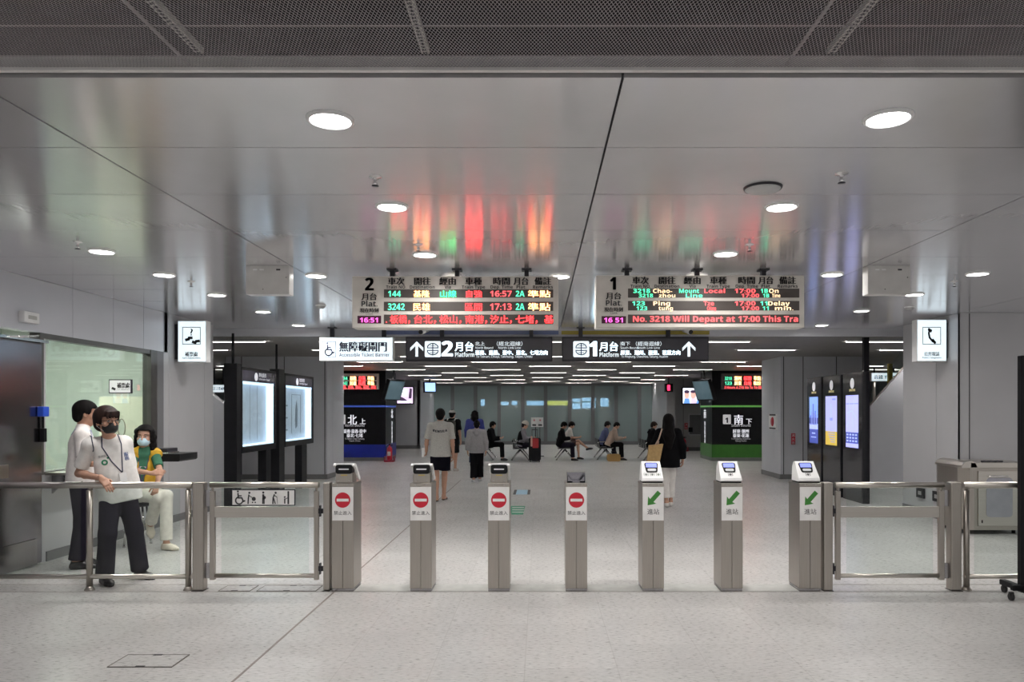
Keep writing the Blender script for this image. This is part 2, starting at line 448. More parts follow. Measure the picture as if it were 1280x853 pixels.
for (a, b) in ((10.93, 11.02), (8.18, 8.24)): mb.bx(WL-.1, WL+.02, a-.42 if a > 10 else a, b-.42 if a > 10 else b, .98, 2.56)
mb.bx(WL-.1, WL+.012, 8.24, 10.5, 2.50, 2.56); mb.bx(WL-.1, WL+.012, 8.24, 10.5, .98, 1.01)
mb.bx(WL-.09, WL, 10.72, 10.9, 0, 2.56, 1); mb.bx(WL-.05, WL+.01, 10.62, 10.70, 0, 2.56)
w = MB(); w.bx(WL-.045, WL-.033, 8.24, 10.52, 1.01, 2.50)
o = struct('window_1', w, M_glass_o)
o = mb.build('window_frame', [mat('dark_alu', (.13, .125, .12), .35, .7), M_wall_d], None, fix=True); o.parent = bpy.data.objects['window_1']
# office behind the glass
mb = MB()
mb.bx(-9.2, -9.1, 5.2, 12.6, 0, CZ); mb.bx(-9.2, -5.7, 12.5, 12.6, 0, CZ); mb.bx(-9.2, WL-.12, 5.2, 5.3, 0, CZ)
mb.bx(-9.2, WL-.12, 5.2, 12.6, CZ-.02, CZ+.1)
struct('wall_office', mb, M_office)

# right pier and wall
mb = MB()
mb.bx(WR, 7.2, 10.95, 11.0, 0, CZ-.002)
mb.bx(WR+.012, 7.2, 10.955, 12.65, 0, CZ-.01, 1)
for a, b in ((10.95, 11.6), (11.61, 12.66)): mb.bx(WR, WR+.03, a, b, 0, CZ-.002)
mb.bx(7.2, 7.25, 10.953, 11.0, 0, CZ-.01, 1)
mb.bx(7.25, 10, 10.95, 11.0, 0, CZ-.002); mb.bx(7.2, 10, 11.0, 12.65, 0, CZ-.01)
struct('pillar_right', mb, [M_wall_w, M_seam_l])
mb = MB(); mb.bx(WR-.015, WR, 10.94, 12.66, 0, .11); mb.bx(WR, 10, 10.935, 10.95, 0, .11); struct('baseboard_right', mb, M_base)
mb = MB(); mb.bx(6.355, 6.367, 10.946, 10.95, .11, CZ-.01); struct('trim_7', mb, M_seam)

# wing walls of the waiting hall
for side, (x0, x1) in (('left', (-7.75, -5.26)), ('right', (5.94, 7.95))):
    mb = MB(); y0, y1 = 18.2, 19.75
    e = [x0]+[v for v in ((-7.35, -6.3, -5.30) if side == 'left' else (6.0, 6.48, 7.3)) ]+[x1]
    for a, b in zip(e[:-1], e[1:]): mb.bx(a+.012, b-.012, y0, y0+.05, 0, LZ)
    mb.bx(x0, x1, y0+.012, y1, 0, LZ, 1)
    xs_ = x1 if side == 'left' else x0
    for a, b in ((y0, y0+.5), (y0+.51, y1)): mb.bx(xs_-.015, xs_+.015, a, b, 0, LZ)
    struct('wall_wing_'+side, mb, [M_wall, M_seam])
    mb = MB(); mb.bx(x0, x1, y0-.012, y0, 0, .12)
    mb.bx(xs_-.03, xs_+.03, y0-.012, y1, 0, .12); struct('baseboard_wing_'+side, mb, M_base)

# far end of the hall
YG = 36.6
mb = MB()
for k in range(12): pass
gx0, gx1 = -5.45, 6.3
px_m = [535, 566, 594.5, 624, 653.5, 682, 712, 741, 770, 799, 828]
mb.bx(gx0, gx1, YG, YG+.02, .16, LZ-.02); o = struct('window_2', mb, M_glass_f)
mb = MB()
for p in px_m: mb.bx(X_(p, YG)-.09, X_(p, YG)+.09, YG-.12, YG+.05, 0, LZ)
mb.bx(gx0, gx1, YG-.10, YG+.05, 0, .17); mb.bx(gx0, gx1, YG-.10, YG+.05, LZ-.13, LZ)
f = mb.build('window_frame', M_wall_d, None, fix=True); f.parent = o
mb = MB(); mb.bx(-14, -5.28, 32.5, 32.7, 0, LZ); mb.bx(-5.4, -5.25, 32.5, YG, 0, LZ)
mb.bx(-6.62, -6.6, 32.49, 32.5, 0, LZ, 1); mb.bx(-7.9, -7.88, 32.49, 32.5, 0, LZ, 1)
struct('wall_far_left', mb, [M_wall, M_seam])
mb = MB(); mb.bx(5.55, 14, 31.0, 31.2, 0, LZ); mb.bx(5.55, 5.7, 31.2, YG, 0, LZ); mb.bx(6.0, 6.015, 30.99, 31, 0, LZ, 1)
mb.bx(5.25, 5.6, 30.6, 31.0, 0, LZ)
struct('wall_far_right', mb, [M_wall_w, M_seam])
mb = MB(); mb.bx(-14, -5.25, 32.47, 32.5, 0, .15); mb.bx(5.55, 14, 30.97, 31.0, 0, .15); struct('baseboard_far', mb, M_base)
mb = MB(); mb.bx(-14, 14, 44, 44.2, 0, 5.5); mb.bx(-14, -13.9, 13.2, 44, 0, 4); mb.bx(13.9, 14, 13.2, 44, 0, 4); mb.bx(-14, 14, 37.5, 44.2, 5.4, 5.6)
struct('wall_outer', mb, mat('outer_wall', (.26, .29, .30), .8))

# stair side walls seen past the piers
for side, s_ in (('left', -1), ('right', 1)):
    mb = MB(); Yw = 16.4
    x0 = 7.35 if s_ > 0 else -7.0
    top0, top1 = (Z_(508, Yw), Z_(455, Yw)) if s_ > 0 else (Z_(506, Yw), Z_(480, Yw))
    P = [(0, 0), (5.5, 0), (5.5, top0+(top1-top0)*5.5/.75*.9), (0.0, top0)] if s_ > 0 else [(0, 0), (5.5, 0), (5.5, top0+4.6), (0, top0)]
    mb.extr(P, (x0, Yw, 0), (s_, 0, 0), UZ, (0, .18, 0))
    struct('wall_stair_'+side, mb, M_wall)
    if s_ > 0:
        k = (P[2][1]-P[3][1])/5.5
        g = MB(); g.extr([(-.02, top0), (3, top0+3*k), (3, top0+3*k+.8), (-.02, top0+.30)], (x0, Yw+.08, 0), (1, 0, 0), UZ, (0, .012, 0))
        struct('trim_8', g, M_glass)
        g = MB(); g.tube([(x0+.0, Yw+.085, top0+.01), (x0+1.5, Yw+.085, top0+1.5*k+.01)], .025); g.tube([(x0+.1, Yw+.085, top0+.05), (x0+.1, Yw+.085, top0+.55)], .03)
        struct('trim_9', g, M_steel)
# strip in the floor under the gates, joints and covers
mb = MB()
for x0, x1 in zip([-2.06, -1.744, -1.014, -.284, .443, 1.162, 1.9], [-1.95, -1.218, -.488, .239, .958, 1.695, 2.43]):
    mb.bx(x0+.004, x1-.004, 6.93, 7.19, 0, .006)
struct('trim_10', mb, M_stone_strip)
mb = MB(); mb.bx(-1.93, -1.915, -4, 17.9, 0, .003); struct('trim_11', mb, mat('expansion_joint', (.23, .20, .18), .6))
mb = MB(); mb.bx(-14, 14, 7.195, 7.203, 0, .003); mb.bx(-14, 14, 6.905, 6.912, 0, .003); struct('trim_12', mb, mat('joint_line', (.30, .28, .26), .6))

def floor_hatch(x0, x1, y0, y1, label, skew=0.):
    t = thing('floor_hatch', label, 'hatch', ((x0+x1)/2, (y0+y1)/2, 0), 'steel-edged floor covers')
    f = MB(); w = .007
    f.bx(x0, x1, y0, y0+w, 0, .005); f.bx(x0, x1, y1-w, y1, 0, .005); f.bx(x0, x0+w, y0, y1, 0, .005); f.bx(x1-w, x1, y0, y1, 0, .005)
    f.build('hatch_frame', mat('hatch_edge', (.10, .085, .07), .5), t)
    l = MB(); l.bx(x0+w, x1-w, y0+w, y1-w, 0, .0035); l.build('hatch_lid', M_floor, t)
    xm = (x0+x1)/2
    for ya in (y0+.001, y1-.018): h = MB(); h.bx(xm-.03, xm+.03, ya, ya+.017, .004, .007); h.build('lifting_slot', M_seam, t)
floor_hatch(-2.86, -2.43, 4.88, 5.13, 'square floor cover with dark metal edge near the camera')
floor_hatch(-3.02, -2.72, 6.93, 7.15, 'small floor cover under the wheelchair gate, away from the ticket posts')
floor_hatch(-2.66, -2.10, 6.93, 7.15, 'wider floor cover under the wheelchair gate beside the first ticket post')

# ================================================================== TICKET POSTS
GY = 6.92
def no_entry_sticker(t, y=-.002):
    s = MB(); s.bx(-.098, .098, y-.001, y+.002, .667, .981, 0)
    o = Vector((0, y-.002, 0)); 
    s.flat(circ(0, .858, .072, 32), o, UX, UZ, 1)
    s.flat([(-.056, .845), (.056, .845), (.056, .871), (-.056, .871)], o-Vector((0, .001, 0)), UX, UZ, 0)
    s.text('禁止進入', o+Vector((0, -.0005, .722)), UX, UZ, .042, width=.166, mi=2)
    return s.build('sticker', [M_sticker, M_red, M_ink], t)
def entry_sticker(t, y=-.002):
    s = MB(); s.bx(-.098, .098, y-.001, y+.002, .667, .981, 0)
    o = Vector((0, y-.002, 0)); c = Vector((.005, .875)); d = Vector((-.66, -.75)).normalized(); n = Vector((-d.y, d.x))
    tip = c+d*.088; tail = c-d*.078; nk = c+d*.022
    P = [tip, nk-n*.045, nk-n*.0, ]
    P = [tip, nk-n*.052, nk+d*.006-n*.021, tail-n*.021, tail+n*.021, nk+d*.006+n*.021, nk+n*.052]
    s.flat([tuple(p) for p in P], o, UX, UZ, 1)
    s.text('進站', o+Vector((0, -.0005, .728)), UX, UZ, .058, width=.112, mi=2)
    return s.build('sticker', [M_sticker, M_green, M_ink], t)
def gate_base(label, group):
    t = thing('ticket_post', label, 'ticket gate', (0, 0, 0), group)
    b = MB()
    b.bx(-.1015, -.0015, 0, .02, .03, .985); b.bx(.0015, .1015, 0, .02, .03, .985)
    b.bx(-.1015, .1015, .012, .30, .03, .985); b.bx(-.0995, .0995, .008, .295, 0, .03, 1)
    b.build('cabinet', [M_steel, M_steel_d], t, bevel=.003)
    p = MB(); p.bx(-.1035, .1035, -.002, .302, .985, 1.015)
    p.build('top_cap', M_steel, t, bevel=.004)
    r = MB()
    for x in (-.05, .05): r.tube([(x, -.002, 1.0), (x, -.006, 1.0)], .005, 8)
    r.build('screw', M_chrome, t)
    return t
def exit_reader(t):
    b = MB(); b.bx(-.079, .079, .045, .20, 1.015, 1.105)
    bx = b.build('reader_base', M_steel, t, bevel=.003)
    s = MB()
    for x in (-.05, .05): s.tube([(x, .046, 1.033), (x, .040, 1.033)], .005, 8)
    s.bx(-.03, .03, .042, .046, 1.082, 1.092, 1)
    s.build('base_screw', [M_chrome, mat('brass_plate', (.55, .42, .12), .3, .8)], bx)
    # black back hood, rounded; the white shell slopes down away from the camera
    h = MB(); h.extr(rrect(-.078, .078, 1.100, 1.185, .022), (0, .035, 0), UX, UZ, (0, .10, 0), smooth=False)
    h.build('reader_back', M_black, t, bevel=.004)
    g = MB(); g.extr(rrect(-.048, .048, 1.138, 1.150, .005), (0, .0335, 0), UX, UZ, (0, -.004, 0))
    g.build('slot', mat('slot_light', (.75, .75, .78), .3), bpy.data.objects[t.children[-1].name])
    w = MB()
    prof = [(.03, 1.178), (.05, 1.198), (.10, 1.192), (.265, 1.055), (.27, 1.03), (.245, 1.025), (.10, 1.155), (.05, 1.168)]
    for sx in (-1, 1):
        w.extr(prof, (sx*.079, 0, 0), UY, UZ, (sx*.020, 0, 0))
    w.extr([(.05, 1.186), (.055, 1.198), (.10, 1.192), (.265, 1.055), (.262, 1.04)], (-.08, 0, 0), UY, UZ, (.16, 0, 0))
    w.build('reader_shell', M_white, t, bevel=.004)
    d = MB(); o = Vector((0, .19, 1.122)); v = Vector((0, .77, -.64)); n = Vector((0, .64, .77))
    d.extr(rrect(-.05, .05, -.035, .035, .008), o+n*.001, UX, v, n*.003); d.build('display', E_blue, t)
def entry_reader(t, icons):
    f = MB(); f.extr([(.03, 1.015), (.22, 1.015), (.22, 1.03), (.03, 1.03)], (-.095, 0, 0), UY, UZ, (.19, 0, 0)); f.build('reader_base', M_black, t, bevel=.003)
    s = MB()
    prof = [(.02, 1.035), (.03, 1.028), (.22, 1.028), (.225, 1.16), (.20, 1.205), (.165, 1.21), (.03, 1.062)]
    s.extr(prof, (-.100, 0, 0), UY, UZ, (.200, 0, 0))
    # the shell narrows towards its top
    s.v = [((x*(1-.12*max(0, (z-1.06)/.15)), y, z)) for x, y, z in s.v]
    sh = s.build('reader_shell', M_white, t, bevel=.010)
    v = Vector((0, .135, .148)).normalized(); n = Vector((0, -v.z, v.y)); o = Vector((0, .0975, 1.136))
    d = MB(); P = rrect(-.064, .064, -.035, .080, .02); P = [(x*(1 if y > 0 else .86), y) for x, y in P]
    d.extr(P, o+n*.0005, UX, v, n*.004); d.build('reader_bezel', M_black, t)
    e = MB(); e.extr(rrect(-.052, .052, .022, .070, .004), o+n*.0046, UX, v, n*.002); e.build('display', E_blue, t)
    k = MB(); k.extr(rrect(-.040, .040, -.022, .006, .012), o+n*.0046, UX, v, n*.003); k.build('button_pad', mat('pad_grey', (.6, .62, .62), .35), t)
    i = MB(); oi = o+n*.0012
    xs_ = [0] if icons == 1 else [-.058, 0, .058]
    for x in xs_:
        w = .022
        for q in ([(x-w, -.075), (x+w, -.075), (x+w, -.072), (x-w, -.072)], [(x-w, -.046), (x+w, -.046), (x+w, -.043), (x-w, -.043)],
                  [(x-w, -.075), (x-w+.003, -.075), (x-w+.003, -.043), (x-w, -.043)], [(x+w-.003, -.075), (x+w, -.075), (x+w, -.043), (x+w-.003, -.043)],
                  [(x-.006, -.070), (x+.006, -.070), (x+.006, -.050), (x-.006, -.050)], [(x-.016, -.062), (x+.016, -.062), (x+.016, -.057), (x-.016, -.057)]):
            i.flat(q, oi, UX, v)
    i.build('touch_icon', M_ink if icons == 1 else mat('icon_grey', (.14, .18, .15), .5), t)

t = gate_base('brushed steel no-entry post beside the wheelchair gate, ticket reader facing away', 'ticket posts'); no_entry_sticker(t); exit_reader(t)
g1 = t
gates = [(428.5, g1)]
for px, lab in ((526, 'steel no-entry post standing in front of the walker in grey t-shirt and shorts'), (623.5, 'steel no-entry post with reader, between two no-entry posts and beside the green floor sticker')):
    c = copy_tree(g1); c['label'] = lab; gates.append((px, c))
t = gate_base('steel no-entry post with only a bare bracket and no reader on top', 'ticket posts'); no_entry_sticker(t)
b = MB(); b.bx(-.085, -.079, .05, .17, 1.015, 1.105); b.bx(.079, .085, .05, .17, 1.015, 1.105); b.bx(-.085, .085, .16, .166, 1.015, 1.105); b.bx(-.082, .082, .05, .166, 1.015, 1.03)
b.extr([(-.085, 1.015), (-.035, 1.015), (-.035, 1.03), (-.085, 1.09)], (0, .05, 0), UX, UZ, (0, .004, 0)); b.extr([(.085, 1.015), (.035, 1.015), (.035, 1.03), (.085, 1.09)], (0, .05, 0), UX, UZ, (0, .004, 0))
b.build('reader_bracket', M_mirror, t); gates.append((720.5, t))
t = gate_base('steel post with green entry arrow and white reader showing three small symbols', 'ticket posts'); entry_sticker(t); entry_reader(t, 3); gates.append((816.5, t))
t = gate_base('steel green-arrow entry post in the middle of the three white readers', 'ticket posts'); entry_sticker(t); entry_reader(t, 1); gates.append((915, t))
c = copy_tree(t); c['label'] = 'steel green-arrow entry post joined to the swing gate near the litter bin'; gates.append((1012.8, c))
for px, o in gates: o.location = (X_(px, GY), GY, 0)

# ================================================================== RAILINGS AND SWING GATES
RY = 6.98
def rx(p): return (p-VX)*RY/F
def rz(p): return H+(VY-p)*RY/F
def foot(m, x, y): m.lathe([(.0, 0), (.046, 0), (.046, .008), (.036, .02), (.03, .035), (.0, .035)], (x, y, 0), 20)
def rail_panel(name, label, posts, x0, x1, glass):
    t = thing(name, label, 'railing', ((x0+x1)/2, RY, 0))
    r = MB(); r.tube([(x0, RY, rz(606.8)), (x1, RY, rz(606.8))], .031, 14); r.build('top_rail', M_steel_h, t)
    for p in posts:
        m = MB(); m.tube([(p, RY, 0), (p, RY, rz(613))], .028, 14); foot(m, p, RY); m.tube([(p, RY, rz(613)), (p, RY, rz(609))], .016, 10); m.build('post', M_steel, t)
    b = MB(); b.tube([(x0+.01, RY, rz(721)), (x1-.01, RY, rz(721))], .023, 12); b.build('bottom_rail', M_steel_h, t)
    for a, c in glass:
        g = MB(); g.bx(a, c, RY-.005, RY+.005, rz(719), rz(609)); g.build('glass_panel', M_glass, t)
    return t
rail_panel('glass_railing', 'steel and glass railing the masked staff member rests a hand on', [rx(112), rx(235.5)], -5.46, rx(241), [(-5.44, rx(101)), (rx(118), rx(225))])
rail_panel('glass_railing', 'steel and glass railing in front of the steel litter bin', [rx(1208), rx(1420)], rx(1203.5), rx(1440), [(rx(1218), rx(1410))])
def gate_post(x0, x1, label):
    t = thing('gate_post', label, 'post', ((x0+x1)/2, RY, 0))
    m = MB(); m.bx(x0, x1, RY-.05, RY+.05, 0.004, rz(603)); m.build('post_body', M_steel, t, bevel=.012)
    b = MB(); b.bx(x0-.002, x1+.002, RY-.062, RY+.062, 0, .006); b.build('base_plate', M_steel_d, t)
gate_post(rx(243), rx(257), 'square steel post between the glass railing and the wheelchair gate')
gate_post(rx(1185.5), rx(1199), 'square steel post holding the swing gate near the litter bin')
gate_post(rx(405.5), rx(414), 'steel closing post against the first no-entry ticket post')
gate_post(rx(1027.2), rx(1039), 'steel closing post against the last green-arrow ticket post')
def swing_gate(label, xs0, xs1, xs2, xs3, gl0, gl1, hx, lx):
    t = thing('swing_gate', label, 'gate', ((xs0+xs3)/2, RY, rz(725)))
    r = MB(); r.tube([(xs0-.0, RY, rz(606.5)), (xs3, RY, rz(606.5))], .028, 14); r.build('top_rail', M_steel_h, t)
    for a, c in ((xs0, xs1), (xs2, xs3)):
        m = MB(); m.bx(a, c, RY-.02, RY+.02, rz(725), rz(614)); m.tube([((a+c)/2, RY, rz(614)), ((a+c)/2, RY, rz(607))], .012, 10); m.build('stile', M_steel, t, bevel=.008)
    m = MB(); m.bx(xs1, xs2, RY-.018, RY+.018, rz(647), rz(633.5)); m.build('middle_bar', M_steel_h, t, bevel=.004)
    m = MB(); m.tube([(xs1-.005, RY, rz(720)), (xs2+.005, RY, rz(720))], .021, 12); m.build('bottom_rail', M_steel_h, t)
    g = MB(); g.bx(gl0, gl1, RY-.005, RY+.005, rz(718), rz(608)); g.build('glass_panel', M_glass, t)
    a, c = hx
    for z0, z1 in ((rz(633), rz(613)), (rz(723), rz(704))):
        h = MB(); h.bx(a, c, RY-.012, RY+.012, z0, z1); h.build('hinge', M_steel_d, t)
    a, c = lx
    for z0, z1 in ((rz(642), rz(636)), (rz(714), rz(708))):
        h = MB(); h.bx(a, c, RY-.012, RY+.012, z0, z1); h.bx(min(a, c)+.012 if a < c else c, min(a, c)+.02, RY-.02, RY+.02, z0-.03, z1+.03); h.build('latch', M_charcoal, t)
    return t
sg = swing_gate('low steel swing gate with wheelchair and priority symbols on a white plate', rx(263), rx(269), rx(393), rx(398.5), rx(277), rx(386), (rx(257.05), rx(263.2)), (rx(398.3), rx(405.45)))
swing_gate('low steel and glass swing gate without symbols, near the litter bin', rx(1044), rx(1050), rx(1173), rx(1179.5), rx(1058), rx(1166), (rx(1179.3), rx(1185.2)), (rx(1039.3), rx(1044.2)))

# pictogram strokes, unit square drawings
def wheelchair(m, o, u, v, s, mi):
    q = []
    q += stroke([(-.12, .28), (-.10, -.02), (.14, -.02), (.24, -.26), (.34, -.22)], .10)
    q += stroke([(-.11, .12), (.10, .12)], .085)
    ring = [(-.04+.24*math.cos(a), -.20+.24*math.sin(a)) for a in np.linspace(2.05, 6.0, 14)]
    q += stroke(ring, .09)
    q.append(circ(-.13, .42, .07, 10))
    for P in q: m.flat([(x*s, y*s) for x, y in P], o, u, v, mi)
def person_icon(m, o, u, v, s, mi, kind):
    q = []
    if kind == 'cane':
        q += stroke([(-.05, .22), (-.14, -.02), (-.16, -.45)], .10); q += stroke([(-.10, -.05), (.02, -.45)], .08); q += stroke([(-.06, .18), (.12, .05)], .06); q += stroke([(.15, .05), (.19, -.45)], .03); q.append(circ(.05, .36, .085, 10))
    elif kind == 'pram':
        q += stroke([(-.20, .2), (-.24, -.08), (-.26, -.45)], .10); q += stroke([(-.2, .15), (.02, .02)], .06); q += [circ(.17, -.1, .16, 12), circ(.08, -.36, .06, 8), circ(.28, -.36, .06, 8)]; q.append(circ(-.16, .36, .085, 10))
    elif kind == 'belly':
        q += stroke([(0, .2), (0, -.1)], .15); q.append(circ(.06, 0, .14, 12)); q += stroke([(-.04, -.1), (-.04, -.45)], .09); q += stroke([(.06, -.1), (.06, -.45)], .09); q.append(circ(0, .38, .085, 10))
    else:
        q += stroke([(.12, .32), (.12, -.45)], .13); q.append(circ(.12, .42, .075, 10)); q += stroke([(-.15, -.1), (-.15, -.42)], .1); q.append(circ(-.15, .04, .07, 10)); q += stroke([(-.12, -.12), (.06, -.02)], .05)
    for P in q: m.flat([(x*s, y*s) for x, y in P], o, u, v, mi)
plate = MB(); x0, x1, z0, z1 = rx(291), rx(370), rz(632), rz(611.8)
plate.bx(x0, x1, RY-.026, RY-.016, z0, z1, 1); plate.bx(x0+.008, x1-.008, RY-.028, RY-.024, z0+.008, z1-.008, 0)
zc = (z0+z1)/2
for k, kd in enumerate(('w', 'pram', 'belly', 'cane', 'child')):
    o = Vector((x0+(x1-x0)*(.13+.185*k), RY-.029, zc)); s = .125
    if kd == 'w': wheelchair(plate, o, UX, UZ, s*1.1, 2)
    else: person_icon(plate, o, UX, UZ, s, 2, kd)
plate.build('symbol_plate', [M_sticker, M_charcoal, M_ink], sg)

# floor stickers beyond the posts
t = thing('floor_sticker', 'pale blue floor sticker with dark ends beyond the ticket posts', 'sticker', (X_(652, 15.3), 15.3, 0))
m = MB(); a, b_, y0, y1 = X_(644, 15.3), X_(661, 15.3), 14.9, 15.75; m.bx(a, b_, y0, y1, 0, .003); m.build('sticker_sheet', mat('pale_blue', (.45, .68, .82), .5), t)
m = MB(); m.bx(a-.03, a+.025, y0, y1, 0, .004); m.bx(b_-.025, b_+.03, y0, y1, 0, .004); m.build('dark_end', M_ink, t)
t = thing('floor_sticker', 'green striped floor sticker with white lines beyond the no-entry posts', 'sticker', (X_(648, 12.6), 12.6, 0))
m = MB(); Ya, Yb = Yf(643.5), Yf(633)
m.extr([(X_(639, Ya), Ya), (X_(654, Ya), Ya), (X_(656.5, Yb), Yb), (X_(638, Yb), Yb)], (0, 0, 0), UX, UY, (0, 0, .003), 0)
for k in range(3):
    ya = Ya+(Yb-Ya)*(.2+.27*k); m.bx(X_(640, ya), X_(655, ya), ya, ya+(Yb-Ya)*.09, 0, .004, 1)
m.build('sticker_sheet', [mat('sticker_green', (.06, .34, .20), .5), M_sticker], t)

# ================================================================== HANGING SIGNS
SYD = 12.9
def hang_sign(name, label, px0, px1, py0, py1, dark, hangers):
    x0, x1, z1, z0 = X_(px0, SYD), X_(px1, SYD), Z_(py0, SYD), Z_(py1, SYD)
    t = thing(name, label, 'sign', ((x0+x1)/2, SYD, z0), 'hanging signs')
    c = MB(); c.bx(x0, x1, SYD, SYD+.14, z0, z1); c.build('case', M_charcoal if dark else M_white, t, bevel=.01)
    if dark:
        f = MB(); f.bx(x0+.02, x1-.02, SYD-.003, SYD+.01, z0+.035, z1-.035)
        f.build('face', mat('sign_face_dark', (.045, .043, .055), .3), t)
    else:
        f = MB(); f.bx(x0+.015, x1-.015, SYD-.003, SYD+.01, z0+.015, z1-.015); f.build('face', E_sign, t)
    for p in hangers:
        h = MB(); h.bx(X_(p, SYD)-.035, X_(p, SYD)+.035, SYD+.04, SYD+.10, z1, CZ); h.bx(X_(p, SYD)-.07, X_(p, SYD)+.07, SYD+.02, SYD+.12, CZ-.012, CZ); h.build('hanger', M_charcoal, t)
    return t, x0, x1, z0, z1
s_ = SYD-.006
def S(px, py, y=s_): return Vector((X_(px, SYD), y, Z_(py, SYD)))
PXM = SYD/F                                           # metres per pixel at the signs
def rail_logo(m, cx, cy, r, o_in, mi_bg, mi_fg):
    """white rounded square with a round track emblem"""
    o = S(cx, cy, o_in)
    m.flat(rrect(-r, r, -r, r, r*.18), o, UX, UZ, mi_bg)
    o2 = o-Vector((0, .001, 0)); R_ = r*.72; w = r*.13
    for a0, a1 in ((.12*PI, .88*PI), (1.12*PI, 1.88*PI)):
        for P in stroke([(R_*math.cos(a), R_*math.sin(a)) for a in np.linspace(a0, a1, 12)], w): m.flat(P, o2, UX, UZ, mi_fg)
    for P in ([(-R_, r*.1), (R_, r*.1), (R_, r*.22), (-R_, r*.22)], [(-R_, -r*.22), (R_, -r*.22), (R_, -r*.1), (-R_, -r*.1)], [(-w/2, -R_), (w/2, -R_), (w/2, R_), (-w/2, R_)], [(-R_*.5, r*.42), (R_*.5, r*.42), (R_*.5, r*.5), (-R_*.5, r*.5)], [(-R_*.5, -r*.5), (R_*.5, -r*.5), (R_*.5, -r*.42), (-R_*.5, -r*.42)]):
        m.flat(P, o2, UX, UZ, mi_fg)
def up_arrow(m, cx, cy, hh, hw, w):
    k = PXM
    for P in ([(-w, -hh), (w, -hh), (w, hh*.75), (-w, hh*.75)], [(0, hh), (-hw, hh-hw), (-hw, hh-hw-2.4*w), (0, hh-2.4*w)], [(0, hh), (0, hh-2.4*w), (hw, hh-hw-2.4*w), (hw, hh-hw)]):
        m.flat([(x*k, y*k) for x, y in P], S(cx, cy), UX, UZ)
M_logo_fg = mat('logo_blue', (.05, .09, .22), .4)

t, *_ = hang_sign('accessible_gate_sign', 'lit white hanging sign with wheelchair symbol for the accessible ticket barrier', 399, 491.5, 421.5, 451.5, False, (414, 479))
m = MB(); wheelchair(m, S(411.5, 436.8), UX, UZ, 18*PXM, 0)
for P in ([(403, 427), (420, 427), (420, 427.6), (403, 427.6)], [(403, 446), (420, 446), (420, 446.6), (403, 446.6)], [(403, 427), (403.6, 427), (403.6, 446.6), (403, 446.6)], [(419.4, 427), (420, 427), (420, 446.6), (419.4, 446.6)]):
    m.add([S(*p) for p in P], [(0, 3, 2, 1)])
m.text('無障礙閘門', S(454, 438.7), UX, UZ, 13.4*PXM, width=59*PXM, bold=.008)
m.text('Accessible Ticket Barrier', S(455.5, 446), UX, UZ, 6.2*PXM, width=63*PXM, bold=.004)
m.build('lettering', mat('sign_ink', (.10, .10, .19), .5), t)

def platform_sign(label, px0, px1, hang, num, arrow_x, logo_x, num_x, name_x, txt_x0, txt_x1, l1, l2, e1, e2, cities, ecities, dx):
    t, *_ = hang_sign('platform_sign', label, px0, px1, 421, 452, True, hang)
    m = MB(); up_arrow(m, arrow_x, 436.5, 9.6, 8.2, 1.7)
    m.text(num, S(num_x, 445.5), UX, UZ, 26*PXM, width=(13 if num == '2' else 8.5)*PXM, bold=.012)
    m.text('月台', S(name_x, 438.2), UX, UZ, 12.5*PXM, width=23*PXM, bold=.005)
    m.text('Platform', S(name_x+.3, 446.3), UX, UZ, 7.6*PXM, width=24*PXM, bold=.004)
    m.text(l1, S(txt_x0+6, 431.9), UX, UZ, 5.4*PXM, width=12*PXM)
    m.text(l2, S((txt_x0+txt_x1)/2-2, 432.2), UX, UZ, 6.0*PXM, width=32*PXM)
    m.text(e1, S(txt_x0, 436.3), UX, UZ, 3.6*PXM, align='LEFT', width=22*PXM)
    m.text(e2, S((txt_x0+txt_x1)/2-2, 436.3), UX, UZ, 3.6*PXM, width=28*PXM)
    m.text(cities, S(txt_x0, 443.4), UX, UZ, 6.3*PXM, align='LEFT', width=(txt_x1-txt_x0)*PXM, bold=.003)
    m.text(ecities, S(txt_x0+1, 447.3), UX, UZ, 3.8*PXM, align='LEFT', width=(txt_x1-txt_x0)*.78*PXM)
    m.build('lettering', E_signw, t)
    l = MB(); rail_logo(l, logo_x, 436.7, 10*PXM, s_, 0, 1); l.build('emblem', [E_signw, M_logo_fg], t)
platform_sign('dark hanging sign with up arrow pointing to platform 2', 507, 690.5, (552, 664), '2', 521, 541, 559, 580.5, 594, 684, '北上', '（經北迴線）', 'North Bound', 'North Link Line', '臺南、嘉義、臺中、臺北、七堵方向', 'To Tainan, Chiayi, Taichung, Taipei, Chidu', 0)
for ob in list(bpy.data.objects['platform_sign'].children):
    pass
platform_sign('dark hanging sign with up arrow pointing to platform 1', 702.5, 886, (726, 836), '1', 861, 726.5, 742.5, 761, 775.5, 850, '南下', '（經南迴線）', 'South Bound', 'South Link Line', '屏東、潮州、臺東、花蓮方向', 'To Pingtung, Chaozhou, Taitung, Hualien', 0)

# projecting lit boxes on the piers
def box_sign(name, label, px0, px1, py0, py1, Y, wallx, inner):
    x0, x1, z1, z0 = X_(px0, Y), X_(px1, Y), Z_(py0, Y), Z_(py1, Y)
    t = thing(name, label, 'sign', ((x0+x1)/2, Y, z0), 'projecting lit box signs')
    c = MB(); c.bx(x0, x1, Y, Y+.15, z0, z1); c.build('case', M_white, t, bevel=.006)
    f = MB(); f.bx(x0+.012, x1-.012, Y-.004, Y+.01, z0+.012, z1-.012); f.build('face', E_sign, t)
    b = MB(); b.bx(min(wallx, x0 if wallx < 0 else x1), max(wallx, x0 if wallx < 0 else x1), Y+.03, Y+.12, z0+.05, z1-.05); b.build('bracket', M_charcoal, t)
    l = MB(); k = Y/F
    def Q(px, py): return Vector((X_(px, Y), Y-.0055, Z_(py, Y)))
    inner(l, Q, k); l.build('lettering', M_ink, t); return t
